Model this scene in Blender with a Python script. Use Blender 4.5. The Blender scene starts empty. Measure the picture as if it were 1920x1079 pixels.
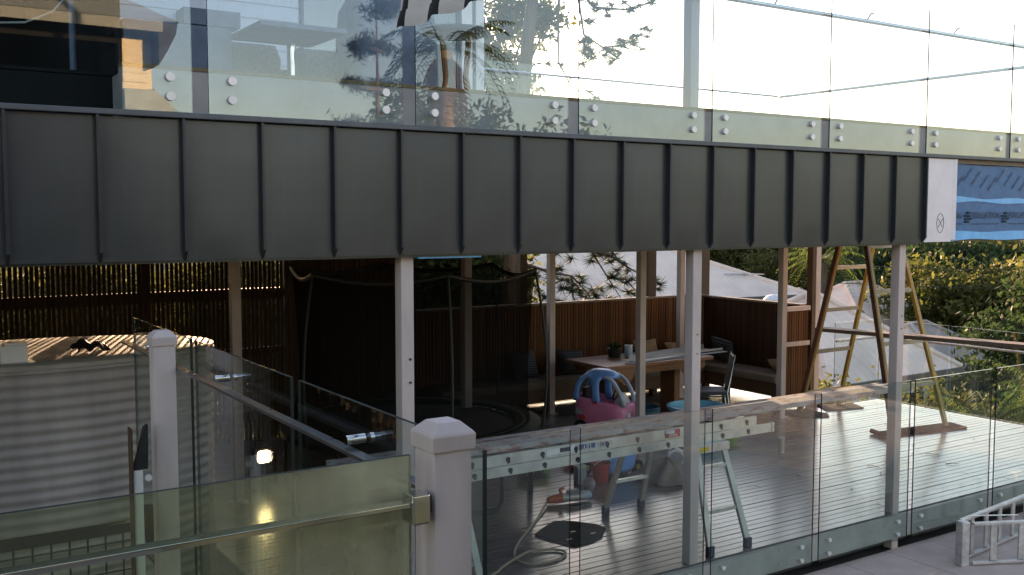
import bpy, bmesh, math, random
import numpy as np
from mathutils import Vector, Matrix, Euler
random.seed(7)
rng = np.random.default_rng(7)
R = math.radians
sc = bpy.context.scene
col = sc.collection

# ------------------------------------------------------------------ camera, sky, sun, exposure
cd = bpy.data.cameras.new('camera')
cam = bpy.data.objects.new('camera', cd)
col.objects.link(cam)
cam.location = (0, 0, 2.69)
cam.rotation_euler = (R(90 - 4.1), 0, R(-32.9))
cd.sensor_width = 36
cd.lens = 36 * 1870 / 1920
cd.clip_start = 0.05
cd.clip_end = 2000
sc.camera = cam

SUN_EL, SUN_AZ = 8.5, 20.0          # azimuth measured from +Y towards +X
world = bpy.data.worlds.new('World')
sc.world = world
world.use_nodes = True
wn = world.node_tree
wn.nodes.clear()
sky = wn.nodes.new('ShaderNodeTexSky')
sky.sky_type = 'NISHITA'
sky.sun_disc = False
sky.sun_elevation = R(SUN_EL)
sky.sun_rotation = R(SUN_AZ)
sky.dust_density = 0.6
sky.ozone_density = 2.6
bg = wn.nodes.new('ShaderNodeBackground')
bg.inputs['Strength'].default_value = 0.15
wo = wn.nodes.new('ShaderNodeOutputWorld')
wn.links.new(sky.outputs[0], bg.inputs[0])
wn.links.new(bg.outputs[0], wo.inputs[0])

sl = bpy.data.lights.new('sun', 'SUN')
sl.energy = 3.6
sl.angle = R(0.4)
sl.color = (1.0, 0.86, 0.66)
sun = bpy.data.objects.new('sun', sl)
col.objects.link(sun)
sd = Vector((math.sin(R(SUN_AZ)) * math.cos(R(SUN_EL)), math.cos(R(SUN_AZ)) * math.cos(R(SUN_EL)), math.sin(R(SUN_EL))))
sun.rotation_euler = sd.to_track_quat('Z', 'Y').to_euler()
sun.location = (0, 0, 40)

sc.view_settings.view_transform = 'Standard'
sc.view_settings.look = 'None'
sc.view_settings.exposure = 2.2
sc.view_settings.use_white_balance = True
sc.view_settings.white_balance_temperature = 9800
sc.view_settings.white_balance_tint = 29
sc.view_settings.gamma = 1
sc.view_settings.use_curve_mapping = False
sc.render.engine = 'CYCLES'
cy = sc.cycles
cy.use_denoising = True
cy.max_bounces = 10
cy.diffuse_bounces = 4
cy.glossy_bounces = 5
cy.transmission_bounces = 4
cy.transparent_max_bounces = 40
cy.caustics_reflective = False
cy.caustics_refractive = False
cy.sample_clamp_indirect = 6


# ------------------------------------------------------------------ materials
def new_mat(name):
    m = bpy.data.materials.new(name)
    m.use_nodes = True
    return m, m.node_tree, m.node_tree.nodes['Principled BSDF']


def N(nt, t, **kw):
    n = nt.nodes.new(t)
    for k, v in kw.items():
        setattr(n, k, v)
    return n


def L(nt, a, b):
    nt.links.new(a, b)


def ramp(nt, fac, stops):
    r = N(nt, 'ShaderNodeValToRGB')
    els = r.color_ramp.elements
    while len(els) < len(stops):
        els.new(0.5)
    for e, (p, c) in zip(els, stops):
        e.position = p
        e.color = (*c, 1) if len(c) == 3 else c
    L(nt, fac, r.inputs[0])
    return r.outputs[0]


def noise(nt, scale, detail=5, rough=0.6, stretch=None, w=None):
    tc = N(nt, 'ShaderNodeTexCoord')
    v = tc.outputs['Object']
    if stretch:
        mp = N(nt, 'ShaderNodeMapping')
        mp.inputs['Scale'].default_value = stretch
        L(nt, v, mp.inputs[0])
        v = mp.outputs[0]
    n = N(nt, 'ShaderNodeTexNoise')
    n.inputs['Scale'].default_value = scale
    n.inputs['Detail'].default_value = detail
    n.inputs['Roughness'].default_value = rough
    L(nt, v, n.inputs['Vector'])
    return n.outputs[0]


def plain(name, c, rough=0.5, metal=0.0, var=0.12, scale=6, bump=0.0, bscale=60, spec=0.5, rvar=0.1, stretch=None):
    """base colour with grimy noise variation, roughness variation and a little relief"""
    m, nt, p = new_mat(name)
    f = noise(nt, scale, stretch=stretch)
    lo = tuple(x * (1 - var * 1.6) for x in c)
    hi = tuple(min(1, x * (1 + var)) for x in c)
    L(nt, ramp(nt, f, [(0.3, lo), (0.7, hi)]), p.inputs['Base Color'])
    p.inputs['Metallic'].default_value = metal
    p.inputs['Specular IOR Level'].default_value = spec
    g = noise(nt, scale * 2.3)
    mr = N(nt, 'ShaderNodeMapRange')
    mr.inputs['To Min'].default_value = max(0.02, rough - rvar)
    mr.inputs['To Max'].default_value = min(1, rough + rvar)
    L(nt, g, mr.inputs['Value'])
    L(nt, mr.outputs[0], p.inputs['Roughness'])
    if bump:
        b = N(nt, 'ShaderNodeBump')
        b.inputs['Strength'].default_value = bump
        b.inputs['Distance'].default_value = 0.01
        L(nt, noise(nt, bscale, stretch=stretch), b.inputs['Height'])
        L(nt, b.outputs[0], p.inputs['Normal'])
    return m


def wood(name, c, rough=0.5, grain=(1, 14, 14), var=0.35, pvar=0.35, bump=0.25):
    """timber: streaky grain along one axis, colour shifts from piece to piece"""
    m, nt, p = new_mat(name)
    f = noise(nt, 5, 6, 0.65, stretch=grain)
    a = ramp(nt, f, [(0.25, tuple(x * (1 - var) for x in c)), (0.75, tuple(x * (1 + var) for x in c))])
    oi = N(nt, 'ShaderNodeObjectInfo')
    mr = N(nt, 'ShaderNodeMapRange')
    mr.inputs['To Min'].default_value = 1 - pvar
    mr.inputs['To Max'].default_value = 1 + pvar
    L(nt, oi.outputs['Random'], mr.inputs['Value'])
    hs = N(nt, 'ShaderNodeHueSaturation')
    L(nt, mr.outputs[0], hs.inputs['Value'])
    L(nt, a, hs.inputs['Color'])
    L(nt, hs.outputs[0], p.inputs['Base Color'])
    g = noise(nt, 3)
    mr2 = N(nt, 'ShaderNodeMapRange')
    mr2.inputs['To Min'].default_value = max(0.05, rough - 0.12)
    mr2.inputs['To Max'].default_value = rough + 0.15
    L(nt, g, mr2.inputs['Value'])
    L(nt, mr2.outputs[0], p.inputs['Roughness'])
    b = N(nt, 'ShaderNodeBump')
    b.inputs['Strength'].default_value = bump
    b.inputs['Distance'].default_value = 0.004
    L(nt, f, b.inputs['Height'])
    L(nt, b.outputs[0], p.inputs['Normal'])
    return m


def glass(name, tint, ior=1.55, film=None):
    """clear sheet glass: Fresnel mix of see-through and mirror, seen on both faces of the pane"""
    m = bpy.data.materials.new(name)
    m.use_nodes = True
    nt = m.node_tree
    nt.nodes.clear()
    out = N(nt, 'ShaderNodeOutputMaterial')
    geo = N(nt, 'ShaderNodeNewGeometry')
    ma = N(nt, 'ShaderNodeMath', operation='MULTIPLY_ADD')
    ma.inputs[1].default_value = 1 / ior - ior
    ma.inputs[2].default_value = ior
    L(nt, geo.outputs['Backfacing'], ma.inputs[0])
    fr = N(nt, 'ShaderNodeFresnel')
    L(nt, ma.outputs[0], fr.inputs['IOR'])
    tr = N(nt, 'ShaderNodeBsdfTransparent')
    tr.inputs[0].default_value = (*tint, 1)
    gl = N(nt, 'ShaderNodeBsdfGlossy')
    gl.inputs['Color'].default_value = (1, 1, 1, 1)
    gl.inputs['Roughness'].default_value = 0.0
    base = tr.outputs[0]
    if film:
        # pale translucent layer mixed over the pane, blotchy and stretched vertically
        c, lo, hi = film
        d = N(nt, 'ShaderNodeBsdfDiffuse')
        t2 = N(nt, 'ShaderNodeBsdfTranslucent')
        cr = ramp(nt, noise(nt, 2.2, 6, 0.6), [(0.3, (c[0] * 0.66, c[1] * 0.58, c[2] * 0.46)), (0.5, c), (0.8, tuple(min(1, x * 1.05) for x in c))])
        L(nt, cr, d.inputs[0])
        L(nt, cr, t2.inputs[0])
        mx = N(nt, 'ShaderNodeMixShader')
        mx.inputs[0].default_value = 0.25
        L(nt, d.outputs[0], mx.inputs[1])
        L(nt, t2.outputs[0], mx.inputs[2])
        mr = N(nt, 'ShaderNodeMapRange')
        mr.inputs['From Min'].default_value = 0.35
        mr.inputs['From Max'].default_value = 0.65
        mr.inputs['To Min'].default_value = lo
        mr.inputs['To Max'].default_value = hi
        L(nt, noise(nt, 1.6, 5, 0.6, stretch=(1, 1, 0.5)), mr.inputs['Value'])
        sx = N(nt, 'ShaderNodeSeparateXYZ')      # the layer thins out towards one end of the pane
        L(nt, N(nt, 'ShaderNodeTexCoord').outputs['Object'], sx.inputs[0])
        ex = N(nt, 'ShaderNodeMapRange')
        ex.inputs['From Min'].default_value = 0.36
        ex.inputs['From Max'].default_value = 0.72
        ex.inputs['To Min'].default_value = 0.10
        L(nt, sx.outputs[0], ex.inputs['Value'])
        mm = N(nt, 'ShaderNodeMath', operation='MULTIPLY')
        L(nt, mr.outputs[0], mm.inputs[0])
        L(nt, ex.outputs[0], mm.inputs[1])
        mf = N(nt, 'ShaderNodeMixShader')
        L(nt, mm.outputs[0], mf.inputs[0])
        L(nt, tr.outputs[0], mf.inputs[1])
        L(nt, mx.outputs[0], mf.inputs[2])
        base = mf.outputs[0]
    mix = N(nt, 'ShaderNodeMixShader')
    L(nt, fr.outputs[0], mix.inputs[0])
    L(nt, base, mix.inputs[1])
    L(nt, gl.outputs[0], mix.inputs[2])
    L(nt, mix.outputs[0], out.inputs[0])
    return m


def leafmat(name, c1, c2, trans=0.4, rough=0.5):
    m = bpy.data.materials.new(name)
    m.use_nodes = True
    nt = m.node_tree
    nt.nodes.clear()
    out = N(nt, 'ShaderNodeOutputMaterial')
    geo = N(nt, 'ShaderNodeNewGeometry')
    c = ramp(nt, geo.outputs['Random Per Island'], [(0.0, c1), (1.0, c2)])
    p = N(nt, 'ShaderNodeBsdfPrincipled')
    p.inputs['Roughness'].default_value = max(rough, 0.65)
    p.inputs['Specular IOR Level'].default_value = 0.22
    L(nt, c, p.inputs['Base Color'])
    t = N(nt, 'ShaderNodeBsdfTranslucent')
    hs = N(nt, 'ShaderNodeHueSaturation')
    hs.inputs['Value'].default_value = 1.7
    L(nt, c, hs.inputs['Color'])
    L(nt, hs.outputs[0], t.inputs[0])
    mx = N(nt, 'ShaderNodeMixShader')
    mx.inputs[0].default_value = trans
    L(nt, p.outputs[0], mx.inputs[1])
    L(nt, t.outputs[0], mx.inputs[2])
    L(nt, mx.outputs[0], out.inputs[0])
    return m


def netmat(name, c, cover):
    m = bpy.data.materials.new(name)
    m.use_nodes = True
    nt = m.node_tree
    nt.nodes.clear()
    out = N(nt, 'ShaderNodeOutputMaterial')
    d = N(nt, 'ShaderNodeBsdfDiffuse')
    d.inputs[0].default_value = (*c, 1)
    t = N(nt, 'ShaderNodeBsdfTransparent')
    mx = N(nt, 'ShaderNodeMixShader')
    mx.inputs[0].default_value = cover
    L(nt, t.outputs[0], mx.inputs[1])
    L(nt, d.outputs[0], mx.inputs[2])
    L(nt, mx.outputs[0], out.inputs[0])
    return m


def emit(name, c, s):
    m, nt, p = new_mat(name)
    p.inputs['Base Color'].default_value = (*c, 1)
    p.inputs['Emission Color'].default_value = (*c, 1)
    p.inputs['Emission Strength'].default_value = s
    return m


M = {}
M['post'] = plain('greige powder coated steel', (0.60, 0.485, 0.45), 0.48, var=0.10, scale=5, bump=0.05, bscale=140, stretch=(1.4, 1.4, 0.35))
M['fascia'] = plain('dark grey standing seam metal', (0.073, 0.078, 0.081), 0.33, metal=0.5, var=0.14, scale=1.1, bump=0.02, bscale=3, rvar=0.08)
nt = M['fascia'].node_tree
p = nt.nodes['Principled BSDF']
src = p.inputs['Base Color'].links[0].from_socket
mx = N(nt, 'ShaderNodeMix', data_type='RGBA')
L(nt, ramp(nt, noise(nt, 4, 6, 0.65, stretch=(6, 1, 0.35)), [(0.45, (0, 0, 0)), (0.85, (0.14, 0.14, 0.14))]), mx.inputs[0])
L(nt, src, mx.inputs[6])
mx.inputs[7].default_value = (0.13, 0.125, 0.115, 1)
L(nt, mx.outputs[2], p.inputs['Base Color'])
M['fascia_rib'] = plain('dark grey seam metal', (0.04, 0.044, 0.05), 0.38, metal=0.35, var=0.1)
M['capping'] = plain('blue grey capping metal', (0.10, 0.11, 0.125), 0.4, metal=0.3, var=0.1)
M['flashing_white'] = plain('white protective film', (0.82, 0.75, 0.77), 0.35, var=0.04)
M['ink'] = plain('black ink', (0.02, 0.02, 0.03), 0.6, var=0.1)
M['sarking'] = plain('dark blue foil sarking', (0.02, 0.15, 0.33), 0.45, var=0.12, scale=25, bump=0.12, bscale=30)
M['sarking_light'] = plain('light blue foil tape', (0.09, 0.50, 0.88), 0.35, var=0.1, scale=8, bump=0.1, bscale=14)
M['sarking_ink'] = plain('printed ink on foil', (0.012, 0.035, 0.06), 0.5)
M['render'] = plain('grey rendered upstand', (0.38, 0.34, 0.325), 0.75, var=0.12, scale=3, bump=0.15, bscale=90)
M['bearer'] = plain('painted deck bearer', (0.44, 0.42, 0.38), 0.6, var=0.12, scale=3, bump=0.1, bscale=60)
M['timber_trim'] = wood('timber trim', (0.22, 0.13, 0.06), 0.5)
M['glass_up'] = glass('upper balustrade glass', (0.89, 0.965, 0.985), 1.68)
M['glass_low'] = glass('lower fence glass', (0.885, 0.935, 0.925), 1.45)
M['glass_far'] = glass('rear balustrade glass', (0.95, 0.975, 0.97), 1.5)
M['glass_mottled'] = glass('glass with pale mottled layer', (0.80, 0.86, 0.74), 1.5, film=((0.95, 0.88, 0.62), 0.20, 0.66))
M['edge'] = plain('green polished glass edge', (0.012, 0.03, 0.028), 0.15, var=0.2)
M['edge_clear'] = glass('far end face of a pane', (0.72, 0.82, 0.80), 1.5)
M['edge_pale'] = plain('pale glass edge', (0.30, 0.42, 0.40), 0.2, var=0.2)
M['steel'] = plain('brushed stainless steel', (0.62, 0.62, 0.63), 0.24, metal=1.0, var=0.06, rvar=0.06)
M['bolt'] = plain('satin stainless bolt cap', (0.86, 0.80, 0.79), 0.42, metal=0.35, var=0.05)
M['chrome'] = plain('polished stainless steel', (0.75, 0.74, 0.72), 0.08, metal=1.0, var=0.04, rvar=0.04)
M['rail_grey'] = plain('dark satin rail', (0.22, 0.23, 0.25), 0.3, metal=0.9, var=0.08)
M['deck'] = wood('oiled hardwood decking', (0.115, 0.095, 0.087), 0.32, grain=(0.6, 12, 12), var=0.3, pvar=0.2, bump=0.12)
p_ = M['deck'].node_tree.nodes['Principled BSDF']
p_.inputs['Coat Weight'].default_value = 1.0
p_.inputs['Coat Roughness'].default_value = 0.20
p_.inputs['Specular IOR Level'].default_value = 0.35
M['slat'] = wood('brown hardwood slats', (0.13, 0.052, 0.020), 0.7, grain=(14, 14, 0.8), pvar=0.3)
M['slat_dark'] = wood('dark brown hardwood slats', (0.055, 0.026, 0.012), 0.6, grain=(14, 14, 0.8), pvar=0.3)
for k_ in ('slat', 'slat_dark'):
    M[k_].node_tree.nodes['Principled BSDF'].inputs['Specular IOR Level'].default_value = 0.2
M['rail_wood'] = wood('brown timber rail', (0.07, 0.036, 0.018), 0.6)
M['cap_wood'] = wood('weathered timber capping', (0.20, 0.15, 0.11), 0.55)
M['bench'] = wood('bench timber', (0.10, 0.05, 0.025), 0.5)
M['cushion'] = plain('taupe bench cushion', (0.20, 0.16, 0.12), 0.9, var=0.12, bump=0.2, bscale=200)
M['pillow_tan'] = plain('tan pillow', (0.33, 0.23, 0.13), 0.9, var=0.1, bump=0.2, bscale=200)
M['paver'] = plain('pinkish concrete paver', (0.68, 0.52, 0.45), 0.8, var=0.1, scale=4, bump=0.2, bscale=150)
M['sandstone'] = plain('pale sandstone paver', (0.20, 0.185, 0.14), 0.7, var=0.16, scale=3, bump=0.2, bscale=80)
M['dark_ground'] = plain('dark soil', (0.05, 0.042, 0.035), 0.95, var=0.3, scale=3, bump=0.4, bscale=25)
M['tank'] = plain('corrugated pale steel tank', (0.33, 0.295, 0.275), 0.55, metal=0.2, var=0.16, scale=3, stretch=(1.5, 1.5, 0.25))
M['tank_top'] = plain('tank lid sheet', (0.36, 0.33, 0.29), 0.6, var=0.1)
M['blackplastic'] = plain('black plastic', (0.015, 0.015, 0.016), 0.5, var=0.2)
M['black'] = plain('near black for unlit voids', (0.006, 0.006, 0.006), 0.95, var=0.1)  # shade of unlit recesses put into the colour
M['net'] = netmat('black trampoline net', (0.010, 0.010, 0.010), 0.58)
M['tmat'] = plain('black trampoline mat', (0.03, 0.032, 0.03), 0.6, var=0.2)
M['tpad'] = plain('dark green trampoline pad', (0.014, 0.018, 0.017), 0.8, var=0.15, spec=0.2)
M['tyellow'] = plain('yellow stitched stripe', (0.16, 0.17, 0.03), 0.7)
M['tframe'] = plain('dark steel tube', (0.018, 0.026, 0.028), 0.5, metal=0.2)
M['pink'] = plain('pink moulded plastic', (0.85, 0.24, 0.40), 0.35, var=0.08, rvar=0.08)
M['blue'] = plain('sky blue moulded plastic', (0.12, 0.40, 0.85), 0.3, var=0.08)
M['paleblue'] = plain('pale blue moulded plastic', (0.42, 0.55, 0.70), 0.35, var=0.06)
M['turq'] = plain('turquoise plastic', (0.05, 0.42, 0.55), 0.35, var=0.08)
M['teal'] = plain('teal plastic', (0.02, 0.16, 0.24), 0.5, var=0.15)
M['red'] = plain('red plastic', (0.55, 0.06, 0.04), 0.4, var=0.1)
M['orange'] = plain('orange plastic', (0.75, 0.12, 0.04), 0.4, var=0.08)
M['yellow'] = plain('yellow plastic', (0.70, 0.48, 0.03), 0.4, var=0.1)
M['green'] = plain('green plastic', (0.08, 0.42, 0.10), 0.4, var=0.1)
M['white'] = plain('white plastic', (0.72, 0.72, 0.72), 0.4, var=0.06)
M['grey'] = plain('mid grey plastic', (0.26, 0.28, 0.30), 0.5, var=0.1)
M['ballm'] = plain('faded pink and grey ball', (0.36, 0.28, 0.30), 0.5, var=0.3, scale=12)
M['table'] = wood('reddish table timber', (0.26, 0.11, 0.05), 0.35, grain=(1, 12, 12), pvar=0.1)
M['zinc'] = plain('zinc flashing', (0.42, 0.45, 0.48), 0.32, metal=0.7, var=0.08)
M['alu'] = plain('mill finish aluminium', (0.60, 0.63, 0.62), 0.38, metal=0.75, var=0.14, scale=9, rvar=0.12)
M['alu_white'] = plain('pale aluminium', (0.58, 0.55, 0.53), 0.42, metal=0.4, var=0.2, scale=14)
M['alu_green'] = plain('weathered aluminium leg', (0.45, 0.45, 0.43), 0.45, metal=0.5, var=0.14)
M['rubber'] = plain('blue black rubber foot', (0.02, 0.035, 0.06), 0.6)
M['label_blue'] = plain('navy printed label', (0.04, 0.08, 0.22), 0.5)
M['label_red'] = plain('red printed label', (0.60, 0.05, 0.06), 0.5)
M['label_white'] = plain('white printed label', (0.75, 0.75, 0.73), 0.5)
M['ladder_brown'] = plain('brown fibreglass stile', (0.15, 0.05, 0.025), 0.5, var=0.2)
M['ladder_yellow'] = wood('yellow varnished ladder timber', (0.42, 0.26, 0.07), 0.45, grain=(12, 12, 1))
M['rung'] = wood('worn pale rung timber', (0.45, 0.38, 0.27), 0.6)
M['oldplank'] = wood('dark scaffold plank', (0.16, 0.11, 0.09), 0.6)
M['foam_mat'] = plain('dark olive rubber mat', (0.06, 0.062, 0.048), 0.9, var=0.15, bump=0.2, bscale=100, spec=0.1)
M['card'] = plain('flattened cardboard', (0.20, 0.17, 0.14), 0.95, var=0.15, spec=0.0)
M['charcoal'] = plain('charcoal mat', (0.03, 0.032, 0.033), 0.9, var=0.2, bump=0.2, spec=0.0)
M['sack'] = plain('beige hessian drop cloth', (0.30, 0.23, 0.19), 0.95, var=0.15, bump=0.3, bscale=120)
M['hose'] = plain('beige rubber hose', (0.36, 0.27, 0.19), 0.5, var=0.1)
M['chair_dark'] = plain('charcoal padded vinyl', (0.035, 0.04, 0.05), 0.5, var=0.15)
M['pot'] = plain('black glazed pot', (0.02, 0.02, 0.02), 0.3)
M['awn_black'] = plain('black awning stripe', (0.012, 0.012, 0.014), 0.9)
M['awn_white'] = plain('off white awning stripe', (0.62, 0.58, 0.56), 0.9, var=0.05)
M['weatherboard'] = plain('pale weatherboard with sky reflection tint', (0.52, 0.58, 0.66), 0.5, var=0.05)  # white boards tinted blue to stand for reflected sky
M['house_glass'] = glass('dark house glazing', (0.55, 0.62, 0.68), 1.9)
M['room_sky_tint'] = plain('dark room with sky reflection tint', (0.09, 0.13, 0.18), 0.9)  # reflected sky blue put into the room colour, no curtains hang here
M['stool_top'] = plain('dark grey stool top', (0.05, 0.06, 0.065), 0.75)
M['stool_leg'] = wood('brown stool leg', (0.18, 0.07, 0.03), 0.4)
M['wicker'] = plain('grey woven resin', (0.22, 0.23, 0.25), 0.7, var=0.2, scale=40)
M['cover'] = plain('canvas cover with sky reflection tint', (0.12, 0.165, 0.22), 0.8, var=0.15)  # blue stands in for sky mirrored by the balustrade glass
M['yellowboard'] = plain('cream yellow weatherboard', (0.84, 0.68, 0.38), 0.6, var=0.07)
M['greenboard'] = plain('grey green painted wall', (0.36, 0.40, 0.33), 0.7, var=0.08)
M['roof_cream'] = plain('cream painted roof sheet', (0.25, 0.27, 0.235), 0.65, var=0.08)
M['roof_pale'] = plain('pale grey roof sheet', (0.86, 0.66, 0.55), 0.8, var=0.10, scale=0.8, spec=0.2)
M['roof_grey'] = plain('mid grey roof sheet', (0.62, 0.50, 0.44), 0.8, var=0.1, scale=1.0, spec=0.2)
for k_ in ('roof_pale', 'roof_grey'):      # ribbed sheet: raised rib every 30 cm, lap lines across
    nt = M[k_].node_tree
    tc = N(nt, 'ShaderNodeTexCoord')
    w1 = N(nt, 'ShaderNodeTexWave')
    w1.inputs['Scale'].default_value = 1.05
    L(nt, tc.outputs['Object'], w1.inputs[0])
    pw = N(nt, 'ShaderNodeMath', operation='POWER')
    pw.inputs[1].default_value = 6
    L(nt, w1.outputs[1], pw.inputs[0])
    b = N(nt, 'ShaderNodeBump')
    b.inputs['Distance'].default_value = 0.035
    b.inputs["Strength"].default_value = 0.45
    L(nt, pw.outputs[0], b.inputs['Height'])
    L(nt, b.outputs[0], nt.nodes['Principled BSDF'].inputs['Normal'])
M['housewall'] = plain('pale house wall', (0.42, 0.40, 0.37), 0.7, var=0.08, scale=1)
M['window_dark'] = plain('dark window pane', (0.03, 0.035, 0.04), 0.1)
M['gutter'] = plain('dark gutter', (0.12, 0.11, 0.10), 0.5)
M['bark'] = plain('grey brown bark', (0.13, 0.09, 0.065), 0.9, var=0.3, scale=8, bump=0.6, bscale=20, stretch=(1, 1, 0.25))
M['palmbark'] = plain('orange brown palm trunk', (0.24, 0.15, 0.075), 0.9, var=0.3, scale=9, bump=0.6, bscale=18, stretch=(1, 1, 0.3))
M['leaf_dark'] = leafmat('dark glossy leaves', (0.018, 0.035, 0.012), (0.06, 0.085, 0.025), 0.4)
M['leaf_olive'] = leafmat('olive leaves', (0.036, 0.05, 0.017), (0.11, 0.105, 0.031), 0.42)
M['leaf_gold'] = leafmat('golden green leaves', (0.045, 0.062, 0.017), (0.135, 0.13, 0.036), 0.42)
M['leaf_deep'] = leafmat('deep green leaves', (0.014, 0.035, 0.014), (0.05, 0.085, 0.03), 0.35)
M['needle'] = leafmat('blue green pine needles', (0.025, 0.045, 0.035), (0.07, 0.09, 0.06), 0.3)
M['frond'] = leafmat('palm leaflets', (0.03, 0.06, 0.015), (0.12, 0.16, 0.04), 0.45)
M['frond_dead'] = leafmat('dead palm fronds', (0.16, 0.09, 0.03), (0.36, 0.22, 0.08), 0.4)
M['grass'] = plain('hillside grass and scrub', (0.06, 0.07, 0.03), 0.95, var=0.4, scale=0.4, bump=0.5, bscale=4)
M['wire'] = plain('dark cable', (0.05, 0.05, 0.05), 0.6)
M['lamp'] = emit('lit lamp face', (1.0, 0.86, 0.62), 9.0)
M['board_white'] = plain('white painted timber', (0.70, 0.68, 0.66), 0.5, var=0.05)

# stained plank: grey timber with blotches of old red paint
m, nt, p = new_mat('paint stained scaffold plank')
f = noise(nt, 3, 6, 0.7, stretch=(1.2, 6, 6))
a = ramp(nt, f, [(0.3, (0.24, 0.225, 0.215)), (0.7, (0.45, 0.43, 0.42))])
s = ramp(nt, noise(nt, 7, 6, 0.75, stretch=(1, 2, 3)), [(0.52, (0, 0, 0)), (0.62, (1, 1, 1))])
mx = N(nt, 'ShaderNodeMix', data_type='RGBA')
L(nt, s, mx.inputs[0])
L(nt, a, mx.inputs[6])
mx.inputs[7].default_value = (0.28, 0.085, 0.075, 1)
L(nt, mx.outputs[2], p.inputs['Base Color'])
p.inputs['Roughness'].default_value = 0.7
M['stained'] = m

# striped pillow
m, nt, p = new_mat('navy striped pillow')
tc = N(nt, 'ShaderNodeTexCoord')
wv = N(nt, 'ShaderNodeTexWave')
wv.bands_direction = 'Z'
wv.inputs['Scale'].default_value = 9
wv.inputs['Distortion'].default_value = 0.6
L(nt, tc.outputs['Object'], wv.inputs[0])
L(nt, ramp(nt, wv.outputs[1], [(0.55, (0.016, 0.022, 0.03)), (0.75, (0.10, 0.11, 0.12))]), p.inputs['Base Color'])
p.inputs['Roughness'].default_value = 0.9
M['pillow_stripe'] = m


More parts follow.
